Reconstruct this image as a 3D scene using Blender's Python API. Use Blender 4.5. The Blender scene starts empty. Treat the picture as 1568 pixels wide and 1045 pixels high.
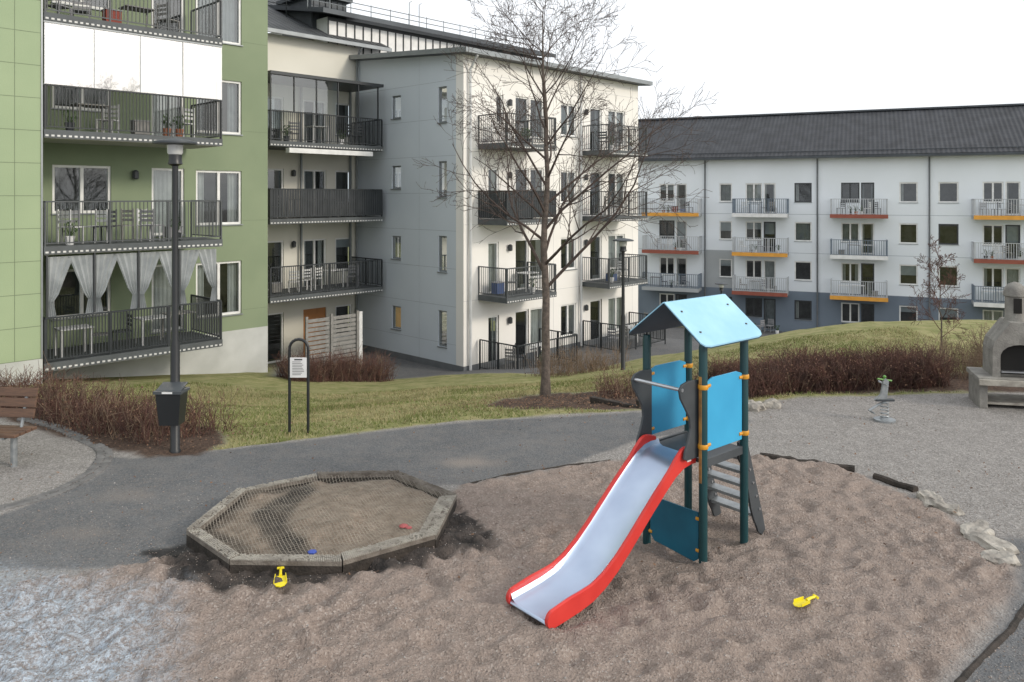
import bpy, bmesh, math, random
import numpy as np
from mathutils import Vector, Matrix
random.seed(7); rng=np.random.default_rng(5)
scene=bpy.context.scene
R_=random.uniform

# ------------------------------------------------------------------ materials
def mat(name,c1,c2=None,scale=3.0,rough=.7,metal=0,bump=0,bscale=40,spec=.4,detail=3,stretch=(1,1,1)):
    m=bpy.data.materials.new(name); m.use_nodes=True
    nt=m.node_tree; b=nt.nodes['Principled BSDF']
    b.inputs['Roughness'].default_value=rough; b.inputs['Metallic'].default_value=metal
    b.inputs['Specular IOR Level'].default_value=spec
    if c2 is None: c2=tuple(x*.86 for x in c1)
    tc=nt.nodes.new('ShaderNodeTexCoord'); mp=nt.nodes.new('ShaderNodeMapping'); mp.inputs['Scale'].default_value=stretch
    nt.links.new(tc.outputs['Object'],mp.inputs['Vector'])
    n=nt.nodes.new('ShaderNodeTexNoise'); n.inputs['Scale'].default_value=scale; n.inputs['Detail'].default_value=detail
    nt.links.new(mp.outputs[0],n.inputs['Vector'])
    r=nt.nodes.new('ShaderNodeValToRGB'); r.color_ramp.elements[0].position=.35; r.color_ramp.elements[1].position=.65
    r.color_ramp.elements[0].color=(*c2,1); r.color_ramp.elements[1].color=(*c1,1)
    nt.links.new(n.outputs['Fac'],r.inputs[0]); nt.links.new(r.outputs[0],b.inputs['Base Color'])
    if bump:
        n2=nt.nodes.new('ShaderNodeTexNoise'); n2.inputs['Scale'].default_value=bscale; n2.inputs['Detail'].default_value=2
        nt.links.new(mp.outputs[0],n2.inputs['Vector'])
        bp=nt.nodes.new('ShaderNodeBump'); bp.inputs['Strength'].default_value=bump; bp.inputs['Distance'].default_value=.02
        nt.links.new(n2.outputs['Fac'],bp.inputs['Height']); nt.links.new(bp.outputs[0],b.inputs['Normal'])
    return m
M={}
def D(k,*a,**kw): M[k]=mat(k,*a,**kw)
D('green_panel',(.325,.40,.245),(.29,.365,.222),scale=.5,rough=.75,bump=.1)
D('green_render_shaded',(.235,.285,.18),(.205,.255,.16),scale=.6,rough=.8,bump=.1)  # recessed wall: facade green darkened, its shade is put into the colour
D('seam_green',(.17,.21,.13))
D('concrete',(.54,.55,.53),(.44,.45,.43),scale=1.2,rough=.9,bump=.2)
D('cream',(.74,.72,.64),(.68,.66,.58),scale=.5,rough=.85)
D('graywall',(.58,.63,.68),(.54,.59,.64),scale=.4,rough=.75)
D('seam_gray',(.40,.44,.48))
D('whitewall',(.82,.80,.76),(.76,.74,.70),scale=.4,rough=.8)
D('seam_white',(.58,.58,.57))
D('white_r',(.80,.84,.88),(.75,.79,.82),scale=.3,rough=.8)
D('bluegray',(.18,.22,.27),(.15,.185,.23),scale=.4,rough=.8)
D('lightgray',(.40,.42,.43),(.35,.37,.38),scale=.4,rough=.8)
D('sett',(.19,.185,.18),(.12,.118,.115),scale=7,rough=.9,bump=.5)
D('plinth',(.16,.17,.18),rough=.85)
D('frame',(.80,.80,.78),rough=.45)
D('darkframe',(.05,.055,.06),rough=.4)
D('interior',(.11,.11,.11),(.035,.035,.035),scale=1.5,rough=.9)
D('curtain',(.70,.69,.66),(.58,.57,.55),scale=3,rough=.9)
D('curtain_gray',(.38,.40,.41),(.29,.31,.32),scale=3,rough=.9)
D('blind',(.60,.62,.64),rough=.8)
D('slab',(.10,.11,.115),(.08,.087,.09),rough=.7)
D('slabsoffit',(.45,.45,.43),rough=.8)
D('rail_black',(.025,.03,.033),rough=.45)
D('rail_gray',(.075,.083,.088),rough=.5)
D('rail_char',(.035,.04,.045),(.025,.03,.034),rough=.55)
D('rail_light',(.50,.52,.54),rough=.5)
D('rail_blue',(.16,.20,.25),rough=.5)
D('dash',(.65,.65,.63),rough=.6)
D('orange',(.75,.36,.06),rough=.55); D('redbrown',(.30,.09,.06),rough=.6); D('whitefas',(.78,.78,.77),rough=.6)
D('roof_metal',(.075,.085,.095),(.055,.062,.07),scale=1,rough=.45,metal=.3)
D('gutter',(.27,.29,.30),rough=.4,metal=.4)
D('pipe_white',(.62,.63,.63),rough=.4)
D('door_orange',(.45,.2,.07),rough=.5)
D('slatwood',(.30,.29,.27),(.22,.215,.2),scale=6,rough=.8)
D('black_metal',(.018,.02,.022),rough=.38,spec=.5)
D('steel',(.55,.57,.6),rough=.3,metal=.85)
D('galv',(.36,.38,.39),(.27,.29,.30),scale=12,rough=.45,metal=.6)
D('lampglass',(.60,.61,.60),rough=.25)
D('timber',(.23,.205,.175),(.13,.11,.092),scale=9,rough=.9,bump=.6,bscale=60)
D('timber_light',(.40,.375,.325),(.25,.23,.20),scale=7,rough=.9,bump=.5,bscale=60)
D('darktimber',(.055,.045,.038),(.028,.024,.02),scale=9,rough=.95,bump=.7)
D('bench_wood',(.15,.085,.055),(.10,.06,.042),scale=6,rough=.6,stretch=(1,1,8))
D('slide_red',(.64,.05,.04),(.54,.035,.03),scale=3,rough=.32)
D('slide_steel',(.54,.63,.77),(.43,.51,.65),scale=1.8,rough=.32,metal=.8)
D('panel_blue',(.05,.38,.64),(.04,.33,.58),scale=2,rough=.42)
D('panel_teal',(.015,.14,.22),(.012,.11,.18),rough=.45)
D('roof_blue',(.36,.62,.77),(.28,.53,.69),scale=3,rough=.34)
D('roof_under',(.02,.05,.085),rough=.5)
D('post_teal',(.012,.055,.062),rough=.35)
D('guard_gray',(.065,.073,.08),(.045,.052,.058),rough=.5)
D('clamp_orange',(.72,.33,.03),rough=.4); D('orange_worn',(.42,.21,.05),(.22,.12,.05),scale=12,rough=.6)
D('yellow',(.85,.70,.02),rough=.4); D('pink',(.36,.09,.09),rough=.6); D('blue_toy',(.05,.09,.4),rough=.5)
D('net',(.36,.325,.27),(.22,.195,.16),scale=5,rough=.95)
D('bark',(.15,.12,.10),(.08,.066,.055),scale=14,rough=.9,bump=.6)
D('twig',(.085,.062,.052),(.055,.042,.036),scale=8,rough=.9)
D('twig_red',(.125,.06,.045),(.065,.038,.032),scale=5,rough=.9)
D('twig_dry',(.22,.155,.105),(.13,.095,.065),scale=5,rough=.9)
D('leaf_dry',(.22,.13,.08),(.11,.065,.045),scale=5,rough=.9)
D('blade_green',(.17,.20,.06),(.13,.155,.045),scale=.8,rough=.9)
D('blade_dry',(.36,.32,.17),(.27,.24,.12),scale=.8,rough=.9)
D('stone',(.44,.41,.36),(.24,.22,.195),scale=6,rough=.9,bump=.8,bscale=25)
D('pebble_a',(.34,.285,.25),(.2,.165,.145),scale=30,rough=.9); D('pebble_b',(.42,.40,.385),(.26,.25,.24),scale=30,rough=.9)
D('bbq',(.27,.26,.235),(.18,.17,.155),scale=5,rough=.95,bump=.5)
D('bbq_black',(.015,.014,.013),rough=.95)  # near-black faces set in the grill arch and on the chimney front
D('plant',(.06,.10,.03),(.03,.06,.02),scale=20,rough=.8)
D('terracotta',(.40,.16,.08),rough=.8)
D('cloth_gray',(.3,.3,.31),rough=.9); D('cloth_blue',(.08,.12,.25),rough=.9); D('cloth_red',(.30,.08,.06),rough=.9)
D('paper',(.75,.75,.74),rough=.6); D('ink',(.06,.06,.06),rough=.6)
D('green_toy',(.12,.30,.06),rough=.4)
def glassmat(name,tint,fac,gl=(.9,.93,.95)):
    m=bpy.data.materials.new(name); m.use_nodes=True; nt=m.node_tree
    for n in list(nt.nodes): nt.nodes.remove(n)
    o=nt.nodes.new('ShaderNodeOutputMaterial'); mx=nt.nodes.new('ShaderNodeMixShader')
    t=nt.nodes.new('ShaderNodeBsdfTransparent'); t.inputs[0].default_value=(*tint,1)
    g=nt.nodes.new('ShaderNodeBsdfGlossy'); g.inputs['Roughness'].default_value=.03; g.inputs[0].default_value=(*gl,1)
    lw=nt.nodes.new('ShaderNodeLayerWeight'); lw.inputs[0].default_value=.3
    ma=nt.nodes.new('ShaderNodeMath'); ma.operation='MULTIPLY_ADD'; ma.inputs[1].default_value=.6; ma.inputs[2].default_value=fac
    nt.links.new(lw.outputs['Fresnel'],ma.inputs[0]); nt.links.new(ma.outputs[0],mx.inputs[0])
    nt.links.new(t.outputs[0],mx.inputs[1]); nt.links.new(g.outputs[0],mx.inputs[2]); nt.links.new(mx.outputs[0],o.inputs[0])
    M[name]=m
glassmat('glass',(.62,.67,.68),.08); glassmat('glass_clear',(.8,.84,.84),.10); glassmat('glass_mirror',(.7,.72,.72),.46,(.90,.88,.86))
def tiles(name,ang,col):
    m=mat(name,col,tuple(x*.6 for x in col),scale=1.2,rough=.6); nt=m.node_tree; b=nt.nodes['Principled BSDF']
    tc=nt.nodes.new('ShaderNodeTexCoord'); mp=nt.nodes.new('ShaderNodeMapping'); mp.inputs['Rotation'].default_value=(0,0,ang)
    nt.links.new(tc.outputs['Object'],mp.inputs[0])
    w=nt.nodes.new('ShaderNodeTexWave'); w.inputs['Scale'].default_value=1.05; w.inputs['Distortion'].default_value=.1
    nt.links.new(mp.outputs[0],w.inputs[0])
    w2=nt.nodes.new('ShaderNodeTexWave'); w2.bands_direction='Z'; w2.wave_profile='SAW'; w2.inputs['Scale'].default_value=1.6
    nt.links.new(mp.outputs[0],w2.inputs[0])
    ad=nt.nodes.new('ShaderNodeMath'); ad.operation='ADD'; nt.links.new(w.outputs['Fac'],ad.inputs[0]); nt.links.new(w2.outputs['Fac'],ad.inputs[1])
    bp=nt.nodes.new('ShaderNodeBump'); bp.inputs['Distance'].default_value=.06; bp.inputs['Strength'].default_value=.7
    nt.links.new(ad.outputs[0],bp.inputs['Height']); nt.links.new(bp.outputs[0],b.inputs['Normal']); M[name]=m
tiles('tile_r',math.radians(24.1),(.050,.053,.060)); tiles('tile_c',math.radians(-46.4),(.06,.065,.07))

# ------------------------------------------------------------------ mesh builder
def F(ox,oy,ux,uy,vx,vy,oz=0):
    return lambda u,v,z:(ox+ux*u+vx*v,oy+uy*u+vy*v,oz+z)
WORLD=F(0,0,1,0,0,1)
class MB:
    def __init__(s): s.v=[];s.f=[];s.m=[];s.k=[]
    def mi(s,k):
        if k not in s.k: s.k.append(k)
        return s.k.index(k)
    def add(s,vs,fs,k):
        b=len(s.v); s.v+=[tuple(p) for p in vs]; i=s.mi(k)
        for f in fs: s.f.append(tuple(b+j for j in f)); s.m.append(i)
    def box(s,fr,u0,u1,v0,v1,z0,z1,k):
        s.add([fr(u,v,z) for z in (z0,z1) for v in (v0,v1) for u in (u0,u1)],
          [(0,1,3,2),(4,6,7,5),(0,4,5,1),(2,3,7,6),(0,2,6,4),(1,5,7,3)],k)
    def prism(s,A,B,k):
        n=len(A); s.add(list(A)+list(B),[tuple(range(n)),tuple(range(2*n-1,n-1,-1))]+[(i,(i+1)%n,n+(i+1)%n,n+i) for i in range(n)],k)
    def poly(s,P,k): s.add(P,[tuple(range(len(P)))],k)
    def tube(s,pts,rad,k,n=6,cap=True):
        pts=[Vector(p) for p in pts]; rings=[]
        if not hasattr(rad,'__len__'): rad=[rad]*len(pts)
        ref=None
        for i,p in enumerate(pts):
            d=(pts[min(i+1,len(pts)-1)]-pts[max(i-1,0)])
            if d.length<1e-9: d=Vector((0,0,1))
            d.normalize()
            if ref is None: ref=Vector((1,0,0)) if abs(d.x)<.8 else Vector((0,1,0))
            a=(ref-d*ref.dot(d))
            if a.length<1e-4: a=d.orthogonal()
            a.normalize(); ref=a; b=d.cross(a)
            rings.append([p+(a*math.cos(2*math.pi*j/n)+b*math.sin(2*math.pi*j/n))*rad[i] for j in range(n)])
        vs=[q for r in rings for q in r]; fs=[]
        for i in range(len(pts)-1):
            for j in range(n): fs.append((i*n+j,i*n+(j+1)%n,(i+1)*n+(j+1)%n,(i+1)*n+j))
        if cap: fs.append(tuple(range(n-1,-1,-1))); fs.append(tuple((len(pts)-1)*n+j for j in range(n)))
        s.add(vs,fs,k)
    def lathe(s,c,prof,k,n=20):
        vs=[];fs=[]
        for r,z in prof:
            for j in range(n): vs.append((c[0]+r*math.cos(2*math.pi*j/n),c[1]+r*math.sin(2*math.pi*j/n),c[2]+z))
        for i in range(len(prof)-1):
            for j in range(n): fs.append((i*n+j,i*n+(j+1)%n,(i+1)*n+(j+1)%n,(i+1)*n+j))
        fs.append(tuple(range(n-1,-1,-1))); fs.append(tuple((len(prof)-1)*n+j for j in range(n)))
        s.add(vs,fs,k)
    def obj(s,name,parent=None,smooth=False,bevel=0,recalc=True):
        me=bpy.data.meshes.new(name); me.from_pydata(s.v,[],s.f)
        for k in s.k: me.materials.append(M[k])
        me.polygons.foreach_set('material_index',s.m)
        if recalc:
            bm=bmesh.new(); bm.from_mesh(me); bmesh.ops.recalc_face_normals(bm,faces=bm.faces); bm.to_mesh(me); bm.free()
        if smooth: me.polygons.foreach_set('use_smooth',[True]*len(me.polygons))
        o=bpy.data.objects.new(name,me); scene.collection.objects.link(o)
        if parent: o.parent=parent
        if bevel:
            md=o.modifiers.new('b','BEVEL'); md.width=bevel; md.segments=2; md.limit_method='ANGLE'
        if smooth:
            try: me.set_sharp_from_angle(angle=math.radians(40))
            except Exception: pass
        me.update(); return o
def empty(name):
    o=bpy.data.objects.new(name,None); scene.collection.objects.link(o); return o

# ------------------------------------------------------------------ terrain
def sst(a,b,x):
    t=np.clip((x-a)/(b-a),0,1); return t*t*(3-2*t)
EX=[-40,-8,-6,-4.3,-3,-.85,2,3.5,5,9,40]; EY=[12.5,12.5,11.2,10.75,11.3,12.2,12.8,13.0,13.6,14,14]
def height(X,Y):
    X=np.asarray(X,float);Y=np.asarray(Y,float)
    q=np.maximum(0,Y-np.interp(X,EX,EY)); q=q*q/(q+.5)
    zc=np.maximum(-.18*q,-3.2)+np.interp(Y,[39,53],[0,-3.25])
    zr=np.interp(Y,[13.5,15,18,20,22,24.5,28,40,52],[0,.03,.12,.13,.0,-.4,-1.3,-4.8,-6.45])
    w=sst(.04,.5,X/np.maximum(Y,8)); return zc*(1-w)+zr*w
def hz(x,y): return float(height(x,y))
def vn(x,y,s,seed=0):
    x=x*s;y=y*s;ix=np.floor(x);iy=np.floor(y);fx=x-ix;fy=y-iy;fx=fx*fx*(3-2*fx);fy=fy*fy*(3-2*fy)
    h=lambda i,j:np.modf(np.abs(np.sin(i*127.1+j*311.7+seed*74.7)*43758.5453))[0]
    return (h(ix,iy)*(1-fx)+h(ix+1,iy)*fx)*(1-fy)+(h(ix,iy+1)*(1-fx)+h(ix+1,iy+1)*fx)*fy
def fbm(x,y,s,seed=0): return (vn(x,y,s,seed)*.5+vn(x,y,s*2.1,seed+1)*.27+vn(x,y,s*4.3,seed+2)*.15+vn(x,y,s*9,seed+3)*.08)-.5
def sdf(X,Y,P):
    d=np.full(X.shape,1e9); ins=np.zeros(X.shape,bool); n=len(P)
    for i in range(n):
        ax,ay=P[i];bx,by=P[(i+1)%n];ex=bx-ax;ey=by-ay
        t=np.clip(((X-ax)*ex+(Y-ay)*ey)/(ex*ex+ey*ey+1e-12),0,1)
        d=np.minimum(d,(X-ax-t*ex)**2+(Y-ay-t*ey)**2)
        c=((ay>Y)!=(by>Y))&(X<(bx-ax)*(Y-ay)/((by-ay) if by!=ay else 1e-9)+ax); ins^=c
    d=np.sqrt(d); return np.where(ins,d,-d)
dx=.042; x0=-9; y0=4.2
xs=np.concatenate([np.linspace(-400,-45,9),np.arange(-40,-9,.7),np.arange(-9,9.5,dx),np.arange(9.6,40,.5),np.linspace(45,400,9)])
ys=np.concatenate([[-30,-10,0,2.5],np.arange(4.2,10.7,dx),np.arange(10.75,15,.07),np.arange(15.2,62,.4),np.linspace(65,700,12)])
GX,GY=np.meshgrid(xs,ys); Z=height(GX,GY)
play=[(-.6,9.45),(.73,10.15),(1.53,10.4),(3.33,10.5),(4.32,10.0),(4.5,9.62),(4.8,8.6),(4.78,7.5),(4.4,6.9),(3.48,6.0),(3.04,5.6),(2.5,5.1),(2.3,3),(-6,3),(-5.5,6.6),(-4.3,7.1),(-3.4,7.4),(-2.9,8.0),(-1.5,8.5)]
asph=[(-12,7.2),(-5.7,7.4),(-4.1,7.35),(-3.3,7.5),(-3.2,8.2),(-2.4,9),(-1.3,9.5),(-.6,9.5),(.73,10.2),(1.9,11.3),(3.8,12.2),(1.96,12.68),(-.85,12.1),(-3,11.2),(-4.1,10.75),(-5.05,10.45),(-5.35,10.5),(-5.2,9.9),(-5.3,9.3),(-5.6,8.6),(-7,7.9),(-12,7.9)]
asph2=[(4.95,8.0),(4.85,7.5),(4.5,6.9),(3.58,6.0),(3.14,5.6),(2.6,5.0),(2.5,3),(14,3),(14,7.5),(7,8.2)]
frost=[(-6,7.4),(-4.8,7.2),(-4.2,6.95),(-3.35,6.6),(-2.75,6.15),(-2.6,5.5),(-3.1,4),(-8,4)]
wet=[(-3.50,7.62),(-3.35,7.9),(-3.1,8.1),(-1.3,8.2),(-.7,8.6),(-.35,8.45),(-.18,8.0),(-.3,7.65),(-.8,7.3),(-1.55,7.05),(-1.65,6.92),(-2.6,6.95),(-3.0,7.15)]
bed_l=[(-12,12.3),(-8,12.3),(-6,11.1),(-5.2,10.7),(-4.9,10.5),(-4.2,10.55),(-4.1,11.2),(-4.6,12.4),(-7,14),(-12,16)]
isl=[(-.5,13.6),(.2,13.1),(1.6,12.85),(3,12.9),(3.6,13.2),(4.5,13.8),(8,14.0),(14,13.8),(14,15.6),(8,15.4),(4.3,15.2),(3.4,15.0),(2.2,15.6),(.8,16.2),(-.2,15.2)]
nz=fbm(GX,GY,1.3,3)*.35+fbm(GX,GY,7,9)*.18
mk=lambda P,w,a=1:sst(-w,w,sdf(GX,GY,P)+nz*a)
m_play=mk(play,.10,.6); m_as=np.maximum(mk(asph,.05,.25),mk(asph2,.10,.5)); m_fr=mk(frost,.5,2.5); m_wet=mk(wet,.05,1.1)
m_as=np.maximum(m_as,sst(-.3,.3,sdf(GX,GY,[(-7.5,24.5),(-4.6,27),(-2.7,27.2),(-.8,26.3),(1.0,24.2),(2.2,24.6),(4.5,28),(9,33),(16,40),(30,46),(30,56),(10,60),(-12,40)])))
m_mul=np.maximum(mk(bed_l,.08,.6),mk(isl,.08,.7))
gr=sst(-.05,.05,GY-np.interp(GX,EX,EY)+nz*.25); gr=gr*(1-m_mul)*(1-m_as)
ix0=int(np.argmin(abs(xs-x0))); iy0=int(np.argmin(abs(ys-y0)))
def gzat(x,y):
    i=min(nx-1,max(0,int(np.argmin(abs(xs-x))))); j=min(ny-1,int(np.argmin(abs(ys-y)))); return float(Z[j,i])
H=np.zeros_like(Z)
for i in range(5600):
    cx=R_(-5,5);cy=R_(4.5,10.4);L=R_(.055,.17);Wd=L*R_(.35,.6);a=random.gauss(-.3,.8);dp=R_(.007,.022)*(L/.11)
    i0=ix0+int((cx-x0)/dx);j0=iy0+int((cy-y0)/dx);r=8
    sl=(slice(max(0,j0-r),j0+r),slice(max(0,i0-r),i0+r))
    X=GX[sl]-cx;Y=GY[sl]-cy;u=(X*math.cos(a)+Y*math.sin(a))/L;v=(-X*math.sin(a)+Y*math.cos(a))/Wd
    d2=u*u+v*v; H[sl]+=dp*(-np.exp(-d2*1.6)+.6*np.exp(-(np.sqrt(d2)-1.5)**2*3))
Z+=H*m_play*(.55+.6*vn(GX,GY,.8,91))
Z+=m_play*(fbm(GX,GY,1.1,20)*.06)+(1-m_as)*fbm(GX,GY,3,30)*.012*(GY<16)
Z+=gr*(fbm(GX,GY,.6,50)*.12+fbm(GX,GY,3,55)*.03)*(GY<30)+m_mul*fbm(GX,GY,4,60)*.08
sb=[(-3.26,7.84),(-3.13,8.96),(-2.36,9.47),(-1.365,9.52),(-.62,8.8),(-.75,7.73),(-1.55,7.17),(-2.6,7.2)]
SD=sdf(GX,GY,sb); ins=sst(.04,.16,SD); Z=Z*(1-ins)+ins*(.115+.02*sst(.1,1.0,SD)+fbm(GX,GY,1.6,70)*.10+fbm(GX,GY,6,71)*.05)
damp=sst(-.07,.07,.10+.14*vn(GX,GY,3,81)-abs(GX+2.40+.14*np.sin(GY*4)+.22*(GY-8.2)))*ins
damp=np.maximum(damp,sst(-.05,.05,.30-SD+nz*.8)*ins*sst(-2.1,-2.7,GX)*.8)
damp=np.maximum(damp,sst(-.04,.04,.14-SD+nz*.3)*ins*sst(8.7,9.0,GY)*.8)
ny,nx=Z.shape
co=np.stack([GX,GY,Z],-1).reshape(-1,3)
idx=np.arange(nx*ny).reshape(ny,nx); q=np.stack([idx[:-1,:-1],idx[:-1,1:],idx[1:,1:],idx[1:,:-1]],-1).reshape(-1,4)
me=bpy.data.meshes.new('ground'); me.vertices.add(len(co)); me.vertices.foreach_set('co',co.ravel())
me.loops.add(q.size); me.loops.foreach_set('vertex_index',q.ravel().astype(np.int32)); me.polygons.add(len(q))
me.polygons.foreach_set('loop_start',(np.arange(len(q))*4).astype(np.int32)); me.polygons.foreach_set('loop_total',np.full(len(q),4,np.int32))
me.update(calc_edges=True); me.validate(); me.polygons.foreach_set('use_smooth',np.ones(len(q),bool))
def att(name,a,b,c):
    at=me.color_attributes.new(name,'FLOAT_COLOR','POINT'); at.data.foreach_set('color',np.stack([a,b,c,np.ones_like(a)],-1).astype(np.float32).ravel())
spots=np.zeros_like(Z)
for sx,sy,ra,rb,aa in((-.55,10.3,.42,.24,.8),(-4.5,9.15,.4,.2,.35),(-4.5,8.15,.4,.2,.3),(2.9,11.6,.5,.25,.3)):
    spots=np.maximum(spots,aa*sst(1.5,.2,np.sqrt(((GX-sx)/ra)**2+((GY-sy)/rb)**2)+nz*3))
att('za',m_as,m_play,np.maximum(m_wet*(1-ins),damp)); att('zb',m_fr,gr,m_mul); att('zc',ins,spots,ins*0)
ground=bpy.data.objects.new('ground',me); scene.collection.objects.link(ground)
gm=bpy.data.materials.new('ground_surfaces'); gm.use_nodes=True; nt=gm.node_tree; B=nt.nodes['Principled BSDF']; me.materials.append(gm)
L=nt.links.new; B.inputs['Roughness'].default_value=.92; B.inputs['Specular IOR Level'].default_value=.25
tc=nt.nodes.new('ShaderNodeTexCoord')
def noise(s,d=3,r=.6):
    n=nt.nodes.new('ShaderNodeTexNoise'); n.inputs['Scale'].default_value=s;n.inputs['Detail'].default_value=d;n.inputs['Roughness'].default_value=r
    L(tc.outputs['Object'],n.inputs['Vector']); return n.outputs['Fac']
def ramp(f,st):
    r=nt.nodes.new('ShaderNodeValToRGB'); e=r.color_ramp.elements
    while len(e)<len(st): e.new(.5)
    for i,(p,c) in enumerate(st): e[i].position=p; e[i].color=(*c,1)
    L(f,r.inputs[0]); return r.outputs[0]
def mix(f,a,b,mode='MIX',fac=None):
    m=nt.nodes.new('ShaderNodeMix'); m.data_type='RGBA'; m.blend_type=mode
    if f is not None: L(f,m.inputs[0])
    else: m.inputs[0].default_value=fac
    for s,x in ((6,a),(7,b)):
        if isinstance(x,tuple): m.inputs[s].default_value=(*x,1)
        else: L(x,m.inputs[s])
    return m.outputs[2]
def attr(n):
    a=nt.nodes.new('ShaderNodeAttribute'); a.attribute_name=n; s=nt.nodes.new('ShaderNodeSeparateColor'); L(a.outputs['Color'],s.inputs[0]); return s.outputs
def math_(op,a,b):
    m=nt.nodes.new('ShaderNodeMath'); m.operation=op; m.use_clamp=True
    for i,x in enumerate((a,b)):
        if isinstance(x,(int,float)): m.inputs[i].default_value=x
        else: L(x,m.inputs[i])
    return m.outputs[0]
za=attr('za'); zb=attr('zb'); zc=attr('zc')
vor=nt.nodes.new('ShaderNodeTexVoronoi'); vor.inputs['Scale'].default_value=62; L(tc.outputs['Object'],vor.inputs['Vector'])
vc=nt.nodes.new('ShaderNodeSeparateColor'); L(vor.outputs['Color'],vc.inputs[0])
big=noise(.7,4); mid=noise(4,4); fine=noise(22,4,.8)
playc=mix(None,ramp(vc.outputs[0],[(0,(.12,.093,.078)),(.4,(.24,.192,.163)),(.85,(.34,.28,.243)),(1,(.52,.475,.435))]),ramp(mid,[(.3,(.205,.163,.138)),(.7,(.305,.248,.213))]),fac=.55)
playc=mix(ramp(big,[(.35,(0,0,0)),(.7,(.7,.7,.7))]),playc,(.262,.212,.182))
comp=mix(None,ramp(vc.outputs[1],[(0,(.13,.12,.112)),(.5,(.25,.235,.22)),(1,(.46,.44,.42))]),ramp(mid,[(.3,(.20,.188,.175)),(.7,(.31,.292,.272))]),fac=.5)
aspc=mix(None,ramp(vc.outputs[2],[(0,(.075,.078,.08)),(.6,(.13,.135,.14)),(1,(.25,.25,.25))]),ramp(big,[(.35,(.105,.11,.115)),(.6,(.14,.143,.146)),(.75,(.19,.18,.17))]),fac=.6)
aspc=mix(ramp(math_('MULTIPLY',fine,mid),[(.2,(0,0,0)),(.4,(.45,.45,.45))]),aspc,(.22,.20,.185))
aspc=mix(zc[1],aspc,(.25,.22,.195))
gn=noise(2.2,6,.75)
grc=ramp(gn,[(.3,(.13,.14,.05)),(.45,(.22,.225,.085)),(.6,(.32,.295,.14)),(.75,(.25,.19,.12))])
mulc=ramp(fine,[(.3,(.035,.025,.02)),(.55,(.095,.062,.046)),(.75,(.19,.13,.09))])
sandc=ramp(noise(9,5,.75),[(.3,(.15,.115,.086)),(.5,(.245,.195,.15)),(.7,(.33,.275,.22))])
c=mix(za[1],comp,playc); c=mix(za[0],c,aspc); c=mix(zc[0],c,sandc)
c=mix(math_('MULTIPLY',za[2],math_('SUBTRACT',1.35,mid)),c,(.024,.022,.021))
fm=math_('MULTIPLY',zb[0],ramp(fine,[(.42,(0,0,0)),(.62,(1,1,1))])); c=mix(math_('MULTIPLY',zb[0],.5),c,(.20,.215,.235)); c=mix(math_('MULTIPLY',fm,.8),c,(.48,.56,.64))
c=mix(zb[2],c,mulc); c=mix(zb[1],c,grc); L(c,B.inputs['Base Color'])
hh=math_('ADD',math_('MULTIPLY',vor.outputs['Distance'],.9),math_('MULTIPLY',fine,.5))
bp=nt.nodes.new('ShaderNodeBump'); bp.inputs['Distance'].default_value=.012; bp.inputs['Strength'].default_value=.8; L(hh,bp.inputs['Height'])
bp2=nt.nodes.new('ShaderNodeBump'); bp2.inputs['Distance'].default_value=.05; bp2.inputs['Strength'].default_value=.5; L(mix(za[0],noise(11,3),(.5,.5,.5)),bp2.inputs['Height']); L(bp.outputs[0],bp2.inputs['Normal'])
L(bp2.outputs[0],B.inputs['Normal'])

# ------------------------------------------------------------------ scatter helpers (numpy)
def np_mesh(name,V,Fc,keys,mi,parent=None):
    me=bpy.data.meshes.new(name); me.vertices.add(len(V)); me.vertices.foreach_set('co',V.astype(np.float32).ravel())
    n=Fc.shape[1]; me.loops.add(Fc.size); me.loops.foreach_set('vertex_index',Fc.ravel().astype(np.int32)); me.polygons.add(len(Fc))
    me.polygons.foreach_set('loop_start',(np.arange(len(Fc))*n).astype(np.int32)); me.polygons.foreach_set('loop_total',np.full(len(Fc),n,np.int32))
    me.update(calc_edges=True)
    for k in keys: me.materials.append(M[k])
    me.polygons.foreach_set('material_index',mi.astype(np.int32)); o=bpy.data.objects.new(name,me); scene.collection.objects.link(o); return o
n=100000; gx=rng.uniform(-9,10,n); gy=rng.uniform(10.6,20,n)
ok=(gy>np.interp(gx,EX,EY)+.03)&(sdf(gx,gy,bed_l)<0)&(sdf(gx,gy,isl)<0); gx=gx[ok];gy=gy[ok];n=len(gx)
gzz=height(gx,gy)+fbm(gx,gy,.6,50)*.12-.005; a=rng.uniform(0,6.28,n); h=rng.uniform(.02,.06,n)*(0.6+vn(gx,gy,1.5,4)); w=.009
V=np.zeros((n,3,3)); V[:,0]=np.stack([gx-np.cos(a)*w,gy-np.sin(a)*w,gzz],-1); V[:,1]=np.stack([gx+np.cos(a)*w,gy+np.sin(a)*w,gzz],-1)
V[:,2]=np.stack([gx+rng.normal(0,.025,n),gy+rng.normal(0,.025,n),gzz+h],-1)
np_mesh('grass',V.reshape(-1,3),np.arange(n*3).reshape(-1,3),['blade_green','blade_dry'],(rng.random(n)<.3+.6*sst(.35,.6,vn(gx,gy,.9,8))))
n=20000; gy=4.9+(rng.random(n)**1.5)*5; gx=rng.uniform(-1,1,n)*gy*.72; s=rng.uniform(.003,.0078,n)*(1+.7*(rng.random(n)<.05))
ok=sdf(gx,gy,sb)<.0; gx=gx[ok];gy=gy[ok];s=s[ok];n=len(gx)
ii=np.clip(((gx-x0)/dx).round().astype(int)+ix0,0,nx-1); jj=np.clip(((gy-y0)/dx).round().astype(int)+iy0,0,ny-1); gz=Z[jj,ii]
oc=np.array([[1,0,0],[0,1,0],[-1,0,0],[0,-1,0],[0,0,.7],[0,0,-.7]]); of=np.array([[0,1,4],[1,2,4],[2,3,4],[3,0,4],[1,0,5],[2,1,5],[3,2,5],[0,3,5]])
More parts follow.
